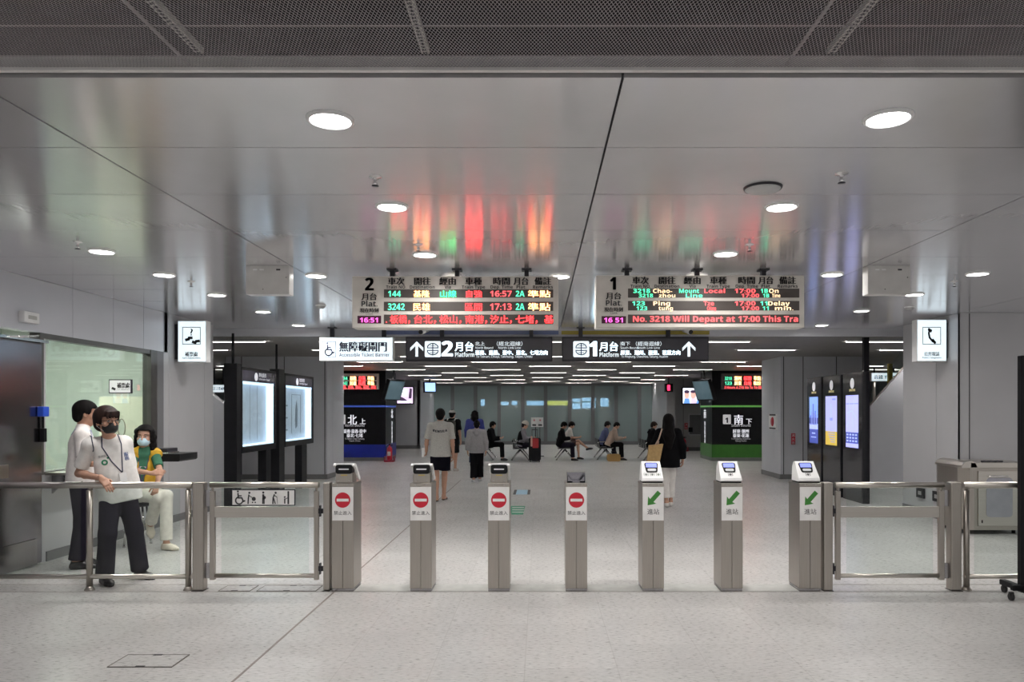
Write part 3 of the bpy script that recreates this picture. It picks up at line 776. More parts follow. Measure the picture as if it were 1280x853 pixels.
def frame_px(l, Q, x0, x1, y0, y1, w=.8):
    for P in ([(x0, y0), (x1, y0), (x1, y0+w), (x0, y0+w)], [(x0, y1-w), (x1, y1-w), (x1, y1), (x0, y1)], [(x0, y0), (x0+w, y0), (x0+w, y1), (x0, y1)], [(x1-w, y0), (x1, y0), (x1, y1), (x1-w, y1)]):
        l.add([Q(*p) for p in P], [(0, 3, 2, 1)])
def q_in(l, Q, k):
    frame_px(l, Q, 228, 251, 409, 431)
    l.text('?', Q(239.5, 419.5), UX, UZ, 12*k, bold=.005)
    for x, y, a in ((234.5, 423.5, .25), (238, 421.5, .0), (243, 427, -.3), (247, 425.5, .15)):
        l.flat([(math.cos(a)*px-math.sin(a)*py, math.sin(a)*px+math.cos(a)*py) for px, py in ((-3*k, -1.8*k), (3*k, -1.8*k), (3*k, 1.8*k), (-3*k, 1.8*k))], Q(x, y+1.2), UX, UZ)
    l.text('補票處', Q(239.5, 445.3), UX, UZ, 6.2*k, width=16*k, bold=.003); l.text('Fare Adjustment', Q(239.5, 448.8), UX, UZ, 3.3*k, width=23*k, bold=.002)
def p_in(l, Q, k):
    frame_px(l, Q, 1153, 1176, 409, 431)
    for P in stroke([(-.30, .62), (-.42, .3), (-.30, -.2), (.1, -.62), (.38, -.72)], .26): l.flat([(x*9*k, y*11*k) for x, y in P], Q(1164.5, 420), UX, UZ)
    for P in (stroke([(-.42, .72), (-.1, .55)], .34)+stroke([(.15, -.5), (.45, -.78)], .34)): l.flat([(x*9*k, y*11*k) for x, y in P], Q(1164.5, 420), UX, UZ)
    l.text('公共電話', Q(1164.5, 444.8), UX, UZ, 5.6*k, width=19*k, bold=.003); l.text('Public Telephone', Q(1164.5, 448.6), UX, UZ, 3.3*k, width=24*k, bold=.002)
box_sign('ticket_sign', 'lit white box sign with question mark and tickets on the grey pier', 222, 258, 401, 453, 11.2, WL, q_in)
box_sign('telephone_sign', 'lit white box sign with a telephone handset on the pier', 1146, 1183.5, 399.5, 452, 11.25, WR, p_in)

# ================================================================== DEPARTURE BOARDS
BY = 7.5
def B(px, py, y=BY-.012): return Vector((X_(px, BY), y, Z_(py, BY)))
KB = BY/F
HEAD = (('車次', 'Train NO.', 0), ('開往', 'Destination', 1), ('經由', 'Via', 2), ('車種', 'Train Type', 3), ('時間', 'Dep. Time', 4), ('月台', 'Plat.', 5), ('備註', 'Remarks', 6))
def departure_board(label, x0, x1, y0, y1, cols, num, rows, scroll, clock, struts, winx, half):
    t = thing('departure_board', label, 'display board', ((B(x0, 0).x+B(x1, 0).x)/2, BY, Z_(y1, BY)), 'departure boards')
    c = MB(); c.bx(B(x0, 0).x, B(x1, 0).x, BY, BY+.22, Z_(y1, BY), Z_(y0, BY)); c.build('case', M_board, t, bevel=.006)
    w = MB()
    for ya, yb in winx['rows']: w.bx(B(winx['x'][0], 0).x, B(winx['x'][1], 0).x, BY-.004, BY+.01, Z_(yb, BY), Z_(ya, BY))
    w.build('led_window', M_ledbg, t)
    k = MB(); k.bx(B(winx['c'][0], 0).x, B(winx['c'][1], 0).x, BY-.004, BY+.01, Z_(winx['c'][3], BY), Z_(winx['c'][2], BY)); k.build('clock_window', mat('clock_window', (.06, .005, .03), .3), t)
    l = MB()
    for zh, en, i in HEAD:
        cx = cols[i]
        l.text(zh, B(cx, y0+10.3), UX, UZ, 10.2*KB, width=(20 if i != 5 else 18)*KB, bold=.004)
        l.text(en, B(cx, y0+15.6), UX, UZ, 5.4*KB, width=dict(zip(range(7), (25, 31, 8, 29, 28, 12, 25)))[i]*KB, bold=.003)
    nx = winx['n']
    l.text(num, B(nx, y0+18), UX, UZ, 22*KB, width=(10 if num == '2' else 6.5)*KB, bold=.005)
    l.text('月台', B(nx, y0+29.4), UX, UZ, 9.5*KB, width=18.5*KB, bold=.003); l.text('Plat.', B(nx, y0+38), UX, UZ, 9.5*KB, width=20*KB, bold=.004)
    l.text('現在時刻', B(nx, y0+45), UX, UZ, 6*KB, width=23*KB, bold=.002); l.text('Clock', B(nx, y0+48.3), UX, UZ, 3*KB, width=9*KB)
    l.build('lettering', M_ink, t)
    EM = [E_red, E_green, E_amber, E_pink]
    def put(s, cx, base, sz, wd, mi):
        o = B(cx, base, BY-.007); e = MB()
        e.text(s, o, UX, UZ, sz*KB, width=wd*KB, bold=.0006); e.build('led_text', EM[mi], t)
    for r, (ya, yb) in enumerate(winx['rows'][:2]):
        for s, cx, wd, mi in rows[r]:
            if half:
                put(s[0], cx, (ya+yb)/2-.2, (yb-ya)*.62, wd, mi)
                if len(s) > 1: put(s[1], cx+wd*.25, yb-.3, (yb-ya)*.55, wd*.85, mi)
            else: put(s[0], cx, yb-1.2, (yb-ya)*.98 if s[0].isascii() else (yb-ya)*.9, wd, mi)
    ya, yb = winx['rows'][2]
    for s, cx, wd, mi in scroll: put(s, cx, yb-2.0, (yb-ya)*.9, wd, mi)
    put(clock, (winx['c'][0]+winx['c'][1])/2, winx['c'][3]-1.2, 8.2, winx['c'][1]-winx['c'][0]-7, 3)
    for p in struts:
        h = MB(); x = B(p, 0).x; h.bx(x-.022, x+.022, BY+.08, BY+.14, Z_(y0, BY), CZ-.005); h.bx(x-.05, x+.05, BY+.05, BY+.17, CZ-.012, CZ); h.build('strut', M_charcoal, t)
    return t
departure_board('beige departure board for platform 2 with red, green and amber train rows', 440, 698, 345.5, 410,
    (495.5, 528, 560, 592, 627, 651.5, 678.5), '2',
    [[(('144',), 493, 16, 1), (('基隆',), 527, 20, 2), (('山線',), 560, 20, 1), (('自強',), 592, 20, 0), (('16:57',), 626, 27, 0), (('2A',), 650, 11, 1), (('準點',), 674, 28, 2)],
     [(('3242',), 495.5, 21, 1), (('民雄',), 527, 21, 2), (('區間',), 592, 21, 0), (('17:13',), 626, 27, 0), (('2A',), 650, 11, 1), (('準點',), 674, 28, 2)]],
    [('. 板橋，', 501, 30, 0), ('台北，', 535, 27, 0), ('松山，', 567, 27, 0), ('南港，', 599, 27, 0), ('汐止，', 630, 27, 0), ('七堵，', 662, 27, 0), ('基', 686, 11, 0)], '16:51',
    (488, 570, 658), {'rows': ((362, 372.3), (377.5, 389), (393.5, 405.5)), 'x': (480, 691.5), 'c': (447, 476.5, 395, 404.5), 'n': 462}, False)
departure_board('beige departure board for platform 1 with half-changed rows of train text', 745, 1005.5, 344.5, 409.5,
    (800.5, 833.5, 865.5, 897.5, 933, 957, 984), '1',
    [[(('3218', '3218'), 802, 21, 1), (('Chao-', 'zhou'), 828, 24, 2), (('Mount', 'Line'), 861, 25, 1), (('Local',), 893, 26, 0), (('17:00', '17:00'), 931, 26, 0), (('1B', '1B'), 955, 9, 1), (('On', 'Time'), 967, 12, 2)],
     [(('123', '123'), 798, 16, 1), (('Ping', 'tung'), 827, 21, 2), (('Tze', 'Chiang'), 886, 13, 0), (('17:00', '17:00'), 931, 26, 0), (('11', '11'), 955, 9, 1), (('Delay', 'min.'), 973, 27, 2)]],
    [('No. 3218 Will Depart at 17:00 This Tra', 894, 206, 0)], '16 51',
    (785, 874, 958), {'rows': ((361, 372.3), (376.5, 388.3), (393.5, 404.5)), 'x': (785, 999), 'c': (752, 782.5, 395.5, 404.5), 'n': 767}, True)

# ================================================================== CEILING FITTINGS
DL = [(413, 149, 'large bright round downlight near the mesh ceiling, above the platform 2 board'), (1110, 147, 'large bright round downlight near the mesh ceiling, above the telephone sign side'),
      (490, 258, 'round downlight in front of the platform 2 board, beside its red reflection'), (977, 258, 'round downlight just behind the flat round ceiling disc'),
      (531, 318, 'round downlight close above the platform 2 board'), (907, 317, 'round downlight close above the platform 1 board'),
      (127, 314, 'round downlight above the ticket office header panels'), (1222, 342, 'round downlight in the corner above the litter bin wall'),
      (205, 343.5, 'round downlight between the header panels and the white ceiling box'), (395, 344.5, 'round downlight beside the white ceiling box, before the platform 2 board'),
      (700, 345.3, 'round downlight at the ceiling seam between the two departure boards'), (565, 346, 'round downlight peeping over the top edge of the platform 2 board'), (871, 345, 'round downlight peeping over the top edge of the platform 1 board'),
      (1040, 343, 'round downlight between the platform 1 board and the white ceiling box'), (271, 368.5, 'round downlight above the question mark box sign'),
      (1143, 368, 'round downlight above the telephone box sign'), (329, 389.5, 'small round downlight over the poster cases, beyond the white ceiling box'),
      (1077, 388.5, 'small round downlight over the tall screens, beyond the white ceiling box'), (373, 406.5, 'small round downlight at the far ceiling edge near the accessible sign'),
      (1027, 406.5, 'small round downlight at the far ceiling edge beside the platform 1 sign')]
proto = None
for i, (px, py, lab) in enumerate(DL):
    Y = 1336/(VY-py); x = X_(px, Y)
    if proto is None:
        t = thing('downlight', lab, 'ceiling light', (0, 0, 0), 'round downlights')
        r = MB(); r.lathe([(.098, .004), (.098, -.012), (.105, -.016), (.116, -.008), (.118, 0.004)], (0, 0, 0), 32); r.build('trim_ring', M_white, t)
        d = MB(); d.lathe([(0.0, -.006), (.099, -.006)], (0, 0, 0), 32); d.build('diffuser', E_disc, t)
        ld = bpy.data.lights.new('lamp_glow', 'AREA'); ld.shape = 'DISK'; ld.size = .19; ld.energy = DOWNLIGHT_W; ld.color = (1, .965, .93); ld.spread = 2.6
        lo = bpy.data.objects.new('lamp_glow', ld); COL.objects.link(lo); lo.parent = t; lo.location = (0, 0, -.02)
        proto = t
    else:
        t = copy_tree(proto); t['label'] = lab
    t.location = (x, Y, CZ)

def ceil_pt(px, py): Y = 1336/(VY-py); return X_(px, Y), Y
x, Y = ceil_pt(953.5, 234.5)
t = thing('ceiling_disc', 'flat round light grey disc in the ceiling beside a downlight', 'speaker', (x, Y, CZ))
m = MB(); m.lathe([(0, -.022), (.10, -.022), (.112, -.014), (.114, 0)], (x, Y, CZ), 32); m.build('cover', mat('disc_grey', (.50, .50, .50), .5), t)
m = MB(); m.lathe([(.112, -.012), (.122, -.010), (.124, .001)], (x, Y, CZ), 32); m.build('rim', M_charcoal, t)
for px, py, lab in ((469, 221, 'sprinkler head hanging before the platform 2 board reflection'), (1052, 217, 'sprinkler head beyond the round ceiling disc'), (97, 303, 'sprinkler head above the ticket office header'),
                    (523, 306, 'sprinkler head just above the downlight at the platform 2 board'), (937, 306, 'sprinkler head near the downlight at the platform 1 board'), (239, 352, 'sprinkler head above the question mark sign'), (1193, 352, 'sprinkler head above the telephone sign')):
    x, Y = ceil_pt(px, py)
    t = thing('sprinkler', lab, 'sprinkler', (x, Y, CZ), 'ceiling sprinklers')
    m = MB(); m.lathe([(.04, 0), (.038, -.006), (.012, -.008), (.010, -.03), (.014, -.034), (.009, -.05)], (x, Y, CZ), 14); m.build('body', M_chrome, t)
    m = MB(); m.lathe([(0, -.056), (.022, -.056), (.022, -.059), (0, -.059)], (x, Y, CZ), 14); m.tube([(x, Y, CZ-.05), (x, Y, CZ-.057)], .005, 8); m.build('deflector', M_charcoal, t)
for px, py, lab in ((401, 382, 'round grey ceiling detector near the accessible sign reflection'), (1137, 384, 'round ceiling detector near the telephone sign')):
    x, Y = ceil_pt(px, py)
    t = thing('ceiling_detector', lab, 'detector', (x, Y, CZ)); m = MB(); m.lathe([(.06, 0), (.058, -.02), (.04, -.04), (0, -.045)], (x, Y, CZ), 18); m.build('housing', mat('detector_grey', (.42, .42, .42), .5), t)
    m = MB(); m.lathe([(.07, 0), (.07, -.008), (.05, -.012)], (x, Y, CZ), 18); m.build('base_ring', M_white, t)
for px0, px1, lab in ((307, 361.5, 'white ceiling box on the ticket office side, beside the platform 2 board'), (1085, 1138, 'white ceiling box on the litter bin side, beside the platform 1 board')):
    Y = 7.38; x0, x1 = X_(px0, Y), X_(px1, Y); z0 = Z_(368, Y)
    t = thing('ceiling_box', lab, 'projector box', ((x0+x1)/2, Y, z0), 'white ceiling boxes')
    m = MB(); m.bx(x0, x1, Y, Y+.13, z0, CZ); m.build('case', mat('box_white', (.62, .61, .59), .4), t, bevel=.005)
    for k, (xx, mm) in enumerate(((.22, M_white), (.37, M_white), (.75, M_charcoal))):
        d = MB(); c = x0+(x1-x0)*xx; d.bx(c-.02, c+.02, Y-.004, Y+.01, CZ-.05, CZ-.035); d.build('label_strip', mm, t)
    d = MB(); d.tube([(x0+(x1-x0)*.4, Y+.002, z0+.05), (x0+(x1-x0)*.4, Y-.004, z0+.05)], .006, 8); d.tube([(x1-.03, Y+.002, CZ-.12), (x1-.03, Y-.004, CZ-.12)], .006, 8); d.build('screw', M_steel_d, t)
for px, lab, s_c in ((532, 'small white security camera under the board with complete train rows', -1), (857, 'small white security camera under the board with half-changed rows', 1)):
    Y = 12.95; x = X_(px, Y); z = Z_(413, Y)
    t = thing('security_camera', lab, 'camera', (x, Y, z))
    m = MB(); m.tube([(x, Y+.05, CZ), (x, Y+.05, z+.04), (x, Y, z)], .02, 10); m.lathe([(.055, 0), (.05, -.03), (0, -.035)], (x, Y+.05, CZ), 14); m.build('arm', M_white, t)
    m = MB(); m.tube([(x+.02*s_c*-1, Y+.05, z+.02), (x+.06*s_c, Y-.14, z-.045)], [.05, .05], 14); m.build('body', M_white, t)
    m = MB(); m.tube([(x+.06*s_c, Y-.14, z-.045), (x+.064*s_c, Y-.153, z-.05)], .04, 14); m.build('lens', M_blackg, t)

# line lamps in the louver ceiling
def line_lamp(x0, x1, y, first=[None]):
    if first[0] is None:
        m = MB(); m.bx(-.6, .6, -.034, .034, .02, .06, 1); m.bx(-.595, .595, -.026, .026, .014, .022, 0)
        for s in (-1, 1): m.bx(-.6, .6, s*.030-.004, s*.030+.004, -.024, .03, 2)
        o = m.build('line_lamp', [E_line, M_louver, E_rim], None, fix=True); first[0] = o
    else:
        o = first[0].copy(); COL.objects.link(o)
    o.location = ((x0+x1)/2, y, LZ+.008); o.scale = ((x1-x0)/1.2, 1, 1)
    props(o, 'slim white line lamp set between the dark ceiling slats', 'ceiling light', 'line lamps of the slatted ceiling')
row = 0; y = YE+.07+.1125+.15*6
while y < 36:
    off = (0.0, 1.55)[row % 2]
    for k in range(-4, 5):
        cx = .3+k*3.1+off
        if abs(cx) < 12.3 and not ((y > 17.9 and y < 20) and (cx < -4.6 or cx > 5.2)) and not (y > 24 and (cx < -4.4 or cx > 5.0)):
            line_lamp(cx-.62, cx+.62, y)
    y += 1.95; row += 1

# ================================================================== POSTER CASES AND TALL SCREENS
PX0 = -5.165
def poster_case(ya, yb, post, label, kind, legs, rod):
    t = thing('poster_case', label, 'poster case', (PX0-.1, (ya+yb)/2, 0), 'lit poster cases')
    zt = 2.455; zb = .95
    b = MB()
    b.bx(PX0-.20, PX0-.17, ya, yb, zb, zt); b.bx(PX0-.2, PX0, ya, yb, zt-.05, zt); b.bx(PX0-.2, PX0, ya, yb, zb, zb+.11)
    b.bx(PX0-.2, PX0, ya, ya+.05, zb, zt); b.bx(PX0-.2, PX0, yb-.07, yb, zb, zt)
    b.build('case', M_black, t, bevel=.006)
    h = MB(); h.bx(PX0-.02, PX0-.004, ya+.05, yb-.07, 2.21, zt-.05); h.build('header_panel', mat('header_violet', (.060, .055, .085), .2), t)
    k = MB(); yc = ya+(yb-ya)*.50
    k.extr(circ(0, 0, .075, 20), (PX0-.004, yc-.18, 2.305), UY, UZ, (.003, 0, 0))
    k.text('旅遊資訊' if kind else '車站資訊', (PX0-.0015, yc+.13, 2.315), UY, UZ, .085, width=.36); k.text('Information Board', (PX0-.0015, yc+.22, 2.255), UY, UZ, .05, width=.55)
    k.build('lettering', mat('case_letter', (.7, .72, .78), .4, emit=.5), t)
    p = MB(); p.bx(PX0-.17, PX0-.155, ya+.05, yb-.07, 1.06, 2.21)
    bp = p.build('backlit_sheet', mat('backlit_sheet', (.50, .58, .72), .5, emit=.16, ecol=(.72, .82, 1)), t)
    e = MB(); e.bx(PX0-.15, PX0-.03, ya+.052, yb-.072, 2.17, 2.21); e.bx(PX0-.15, PX0-.03, yb-.13, yb-.072, 1.08, 2.21); e.bx(PX0-.15, PX0-.03, ya+.052, yb-.072, 1.06, 1.085)
    e.build('light_strip', emis('case_light', (.72, .86, 1), 1.1), t)
    l = MB()
    if kind:
        for i in range(9): l.bx(PX0-.155, PX0-.153, ya+.22, ya+.40+.1*(i % 3), 1.95-.085*i, 1.98-.085*i)
        l.bx(PX0-.155, PX0-.153, ya+.85, ya+1.45, 2.03, 2.04); l.bx(PX0-.155, PX0-.153, ya+.85, ya+.87, 1.2, 2.04); l.bx(PX0-.155, PX0-.153, ya+1.43, ya+1.45, 1.2, 2.04)
        l.extr([(1.1, 1.3), (1.22, 1.35), (1.24, 1.7), (1.18, 1.92), (1.12, 1.8), (1.07, 1.5)], (PX0-.155, ya, 0), UY, UZ, (.002, 0, 0))
        l.bx(PX0-.155, PX0-.153, ya+.25, ya+.42, 1.15, 1.25)
    else:
        for z0, z1 in ((1.95, 2.02), (1.86, 1.9), (1.40, 1.82)): l.bx(PX0-.155, PX0-.153, ya+.12, ya+.135, z0, z1)
        l.bx(PX0-.155, PX0-.153, ya+.12, ya+.2, 1.95, 1.965); l.bx(PX0-.155, PX0-.153, ya+.2, ya+.21, 1.95, 2.02)
        l.bx(PX0-.155, PX0-.1535, ya+.75, ya+.76, 1.15, 2.15); l.bx(PX0-.155, PX0-.1535, ya+1.1, ya+1.11, 1.15, 2.15)
    l.build('poster_print', mat('poster_grey', (.20, .24, .33), .5), bp)
    g = MB(); g.bx(PX0-.012, PX0-.006, ya+.05, yb-.07, 1.06, 2.21); g.build('glass_door', M_glass, t)
    for (a, c, wdt, top) in legs:
        q = MB(); q.bx(PX0-wdt, PX0-.005, a, c, 0, top); q.build('leg', M_black, t, bevel=.006)
    if rod:
        q = MB(); q.tube([(PX0-.11, rod, 2.45), (PX0-.11, rod, LZ)], .022, 10); q.bx(PX0-.18, PX0-.04, rod-.07, rod+.07, 2.45, 2.49); q.build('ceiling_rod', M_black, t)
poster_case(12.80, 14.48, True, 'black poster case with empty lit window, first behind the question mark pier', 0, ((12.60, 12.80, .225, 2.50), (13.95, 14.2, .16, .96)), 12.7)
poster_case(14.98, 16.86, True, 'black poster case with a lit map poster, second one along from the pier', 1, ((14.66, 14.97, .2, 2.52), (16.05, 16.4, .16, .96)), 14.8)

KX = 5.845
def totem(ya, yb, label, scr):
    t = thing('screen_totem', label, 'display screen', (KX+.06, (ya+yb)/2, 0), 'tall information screens')
    b = MB(); b.bx(KX, KX+.125, ya, yb, 0, 2.40); b.build('cabinet', M_blackg, t, bevel=.006)
    f = MB(); f.bx(KX-.006, KX+.004, ya+.03, yb-.03, .10, 2.37); f.build('glass_front', mat('totem_glass', (.045, .044, .05), .08, spec=.7), t)
    w = MB(); ym = (ya+yb)/2
    y0, y1, z0, z1 = ya+.17, yb-.17, 1.0, 1.98
    w.bx(KX-.009, KX-.004, y0-.02, y1+.02, z0-.03, z1+.03); w.build('screen_bezel', M_black, t)
    s = MB()
    def q(a, b_, c, d, mi, k=0): s.bx(KX-.0115-k*.001, KX-.009, y0+(y1-y0)*a, y0+(y1-y0)*b_, z0+(z1-z0)*c, z0+(z1-z0)*d, mi)
    # u runs with the depth of the hall, so 1 is the far side
    if scr == 0:
        q(0, 1, 0, 1, 0); q(0, 1, .55, 1, 1, 1); q(0, 1, .30, .42, 2, 1)
        for i, (a, hgt) in enumerate(((.15, .62), (.3, .7), (.42, .66), (.55, .85), (.7, .68), (.85, .60))): q(a-.05, a+.05, .40, hgt, 0 if i % 2 else 3, 2)
        q(.3, .7, .2, .23, 2, 1); q(.2, .8, .12, .14, 2, 1)
    elif scr == 1:
        q(0, 1, .28, 1, 4); q(0, 1, 0, .28, 5); q(.45, .55, .55, .85, 2, 1); q(.38, .6, .5, .56, 3, 1)
        for i in range(5): q(.15, .8-.06*i, .24-.045*i, .255-.045*i, 3, 1)
        q(.1, .4, .92, .95, 3, 1)
    else:
        q(0, 1, .36, 1, 4); q(0, 1, .08, .29, 0); q(0, 1, .0, .08, 4); q(0, 1, .29, .36, 4)
        for P in ([(.1, .55), (.5, .7), (.9, .66)], [(.3, .95), (.45, .6), (.4, .4)], [(.7, .95), (.75, .5), (.9, .42)]):
            for A in stroke(P, .025): s.extr([(y0+(y1-y0)*a, z0+(z1-z0)*b_) for a, b_ in A], (KX-.0122, 0, 0), UY, UZ, (-.0008, 0, 0), 2)
        q(0, 1, .83, .845, 3, 1)
        for i in range(3):
            for j in range(4): q(.1+.23*j, .24+.23*j, .11+.06*i, .14+.06*i, 2, 1)
    s.build('screen', [emis('scr_navy', (.05, .07, .30), .9), emis('scr_sky', (.22, .36, .85), .8), emis('scr_pale', (.45, .52, .95), .75), emis('scr_grey', (.20, .24, .50), 1.0), emis('scr_lilac', (.46, .48, .92), .72), emis('scr_yellow', (.66, .48, .08), .6)], t)
    l = MB(); l.extr(circ(0, 0, .085, 20, ry=.10), (KX-.0065, ym, 2.20), UY, UZ, (-.002, 0, 0)); l.build('emblem', mat('emblem_white', (.75, .75, .78), .4, emit=.35), t)
    l = MB(); l.text('即時資訊', (KX-.0075, ym, 2.055), -UY, UZ, .05, width=.26, bold=.003); l.build('lettering', mat('letter_yellow', (.62, .56, .32), .4, emit=.3), t)
totem(13.38, 14.27, 'tall dark screen totem with a street map, closest to the swing gates', 2)
totem(14.36, 15.27, 'tall dark screen totem with lilac map over a yellow block, middle one', 1)
totem(15.35, 16.17, 'tall dark screen totem with a blue city skyline picture', 0)
t = bpy.data.objects['screen_totem']
q = MB(); q.bx(KX+.02, KX+.115, 13.38, 13.46, 2.40, LZ-.0); q.build('ceiling_post', M_black, t)

# ================================================================== PLATFORM STAIR BLOCKS
def block(x_in, sgn, label, colr, line, num, zh, zh2, en, c1, c2, e1, e2, rows, txt_px, board):
    Y = 24.7
    t = thing('platform_block', label, 'sign block', (x_in-sgn*1.6, Y, 0), 'platform sign blocks')
    # block footprint: front face, splayed inner side
    xo = x_in-sgn*3.6; xs_ = x_in+sgn*(-.0); yb_ = 26.45
    P = [(xo, Y), (x_in, Y), (x_in-sgn*.0, yb_), (xo, yb_)]
    def slab(z0, z1, grow, m, name):
        b = MB(); g = grow
        P2 = [(xo, Y-g), (x_in+sgn*g, Y-g), (x_in+sgn*g, yb_), (xo, yb_)]
        b.extr(P2, (0, 0, z0), UX, UY, (0, 0, z1-z0)); return b.build(name, m, t)
    slab(0, .12, .01, M_base, 'plinth')
    slab(.12, .55, .012, mat(colr[0], colr[1], .35), 'colour_band')
    slab(.55, LZ, .0, M_black, 'body')
    slab(1.80, 1.86, .014, line, 'light_line')
    k = Y/F; l = MB()
    def Q(px, py): return Vector((X_(px, Y), Y-.018, Z_(py, Y)))
    cx, nx = txt_px
    l.flat(rrect(-5*k, 5*k, -6*k, 6*k, 1*k), Q(nx, 524.5), UX, UZ, 0); l.text(num, Q(nx, 528.8)-Vector((0, .002, 0)), UX, UZ, 9*k, mi=1, bold=.006)
    l.text(zh, Q(cx-1, 530), UX, UZ, 13.5*k, width=11*k, bold=.008); l.text(zh2, Q(cx+12, 530), UX, UZ, 8*k, bold=.004)
    l.text(en, Q(cx+2, 533.6), UX, UZ, 4.4*k, width=24*k)
    l.text(c1, Q(cx+2, 541.2), UX, UZ, 5.2*k, width=(28 if len(c1) > 6 else 20)*k, bold=.003); l.text(c2, Q(cx+2, 546.6), UX, UZ, 5.2*k, width=20*k, bold=.003)
    l.text(e1, Q(cx+2, 549.6), UX, UZ, 2.4*k, width=24*k); l.text(e2, Q(cx+2, 552.2), UX, UZ, 2.4*k, width=14*k)
    # lettering running down the inner side
    xi = x_in+sgn*.016; ys = Y+1.0; uy = UY if sgn > 0 else -UY
    uu = UY if sgn < 0 else UY
    l.text(zh, (xi, ys, 1.45), UY*(1 if sgn > 0 else 1), UZ, .34, bold=.02)
    for i, ch in enumerate((c1+'·'+c2).replace('·', '')[:5]): l.text(ch, (xi, ys, 1.18-.15*i), UY, UZ, .16, bold=.01)
    if sgn < 0: pass
    l.build('lettering', [mat('letter_white', (.80, .80, .82), .4, emit=.25), M_ink], t)
    x0, x1 = X_(board[0], Y), X_(board[1], Y)
    b = MB(); b.bx(x0, x1, Y-.12, Y, Z_(487, Y), Z_(467.5, Y)); bo = b.build('led_board', mat('board_dark' if sgn < 0 else 'board_light', (.20, .18, .17) if sgn < 0 else (.75, .72, .66), .4), t)
    e = MB(); Q2 = lambda px, py: Vector((X_(px, Y), Y-.126, Z_(py, Y)))
    wd = (board[1]-board[0])
    w = MB()
    for ya, yb in ((471, 475.6), (477, 481.6), (482.8, 486.5)): w.bx(x0+.06, x1-.06, Y-.124, Y-.115, Z_(yb, Y), Z_(ya, Y))
    w.build('led_window', M_ledbg, bo)
    for r, base in ((0, 475.4), (1, 481.4)):
        for i, (s, c) in enumerate(rows[r]): e.text(s, Q2(board[0]+wd*(.15+.22*i), base), UX, UZ, 5.4*k, width=wd*.16*k, mi=c, bold=.004)
    e.text(rows[2], Q2(board[0]+wd*.5, 486.4), UX, UZ, 4.6*k, width=wd*.88*k, mi=0, bold=.004)
    e.build('led_text', [E_red, E_green, E_amber], bo)
    return t
block(X_(482, 24.7), 1, 'black sign block with blue band for the northbound platform stairs', ('band_blue', (.012, .025, .30)), mat('line_blue', (.06, .12, .55), .3, emit=.25), '2', '北', '上', 'North Bound', '臺南·嘉義·臺中', '臺北·七堵', 'To Tainan, Chiayi, Taichung', 'Taipei, Chidu',
      [[('144', 1), ('基隆', 2), ('自強', 0), ('準點', 2)], [('3242', 1), ('民雄', 2), ('區間', 0), ('準點', 2)], '板橋，台北，松山，南港，汐止'], (441.5, 427), (424, 474))
block(X_(890, 24.7), -1, 'black sign block with green band for the southbound platform stairs', ('band_green', (.05, .20, .03)), mat('line_green', (.16, .48, .10), .3, emit=.2), '1', '南', '下', 'South Bound', '屏東·潮州', '臺東·花蓮', 'To Pingtung, Chaozhou', 'Taitung, Hualien',
      [[('3218', 1), ('潮州', 2), ('區間', 0), ('準點', 2)], [('123', 1), ('屏東', 2), ('自強', 0), ('晚2分', 2)], '3 Hours A 216 No To To 857'], (924, 908.5), (901, 955.5))

# hanging and wall screens
def wall_screen(label, px0, px1, py0, py1, Y, draw, mats, tilt=None):
    x0, x1, z1, z0 = X_(px0, Y), X_(px1, Y), Z_(py0, Y), Z_(py1, Y)
    t = thing('advert_screen', label, 'screen', ((x0+x1)/2, Y, z0))
    b = MB(); b.bx(x0-.04, x1+.04, Y-.10, Y, z0-.04, z1+.04); b.build('housing', M_black, t, bevel=.01)
    s = MB(); w, h = x1-x0, z1-z0; o = Vector((x0, Y-.103, z0))
    for (P, mi) in draw: s.flat([(a*w, c*h) for a, c in P], o-Vector((0, .001*len(s.f), 0)), UX, UZ, mi)
    s.build('screen', mats, t); return t
SQ = [(0, 0), (1, 0), (1, 1), (0, 1)]
EP = [emis('ad_pale', (.80, .62, .85), 1.0), emis('ad_dark', (.10, .06, .12), .6), emis('ad_white', (.85, .87, .95), 1.1), emis('ad_skin', (.85, .50, .42), .9), emis('ad_blue', (.15, .35, .85), 1.0)]
wall_screen('wall advert screen with a pink and white abstract picture, beside the blue sign block', 497, 516.5, 484.5, 504.5, 32.45, [(SQ, 0), ([(.0, .2), (.5, .1), (.9, .0), (.4, .35), (.1, .45)], 1), ([(.72, .3), (.92, .3), (.95, .9), (.8, .95)], 1), ([(.2, .5), (.55, .45), (.6, .9), (.3, .95)], 2), ([(.1, .05), (.9, .05), (.9, .15), (.1, .15)], 2)], EP)
wall_screen('wall advert screen showing two smiling faces, beside the green sign block', 853, 872.5, 485.5, 504.5, 30.9, [(SQ, 2), (circ(.25, .55, .16, 14, ry=.24), 3), (circ(.66, .55, .18, 14, ry=.26), 3), ([(.05, 0), (.45, 0), (.40, .32), (.12, .32)], 4), ([(.5, 0), (.9, 0), (.85, .3), (.52, .3)], 0), (circ(.25, .76, .17, 12, ry=.11), 1), (circ(.66, .77, .19, 12, ry=.1), 1), ([(.85, .0), (1, .0), (1, .5)], 4)], EP)
def hung_monitor(label, c, w, h, rzv, front, tiltx, face_mat):
    t = thing('hanging_monitor', label, 'monitor', c)
    R = Matrix.Rotation(rzv, 3, 'Z')@Matrix.Rotation(tiltx, 3, 'X'); c = Vector(c)
    b = MB(); b.box(c, (w, .12, h), R=R); b.build('housing', M_black, t, bevel=.01)
    s = MB(); s.box(c+R@Vector((0, -.062, 0)), (w-.08, .004, h-.08), R=R); s.build('screen', face_mat, t)
    r = MB(); r.tube([c+Vector((0, .0, 0))+R@Vector((0, .05, 0)), (c.x, c.y+.05, LZ)], .03, 10); r.build('hanger', M_black, t)
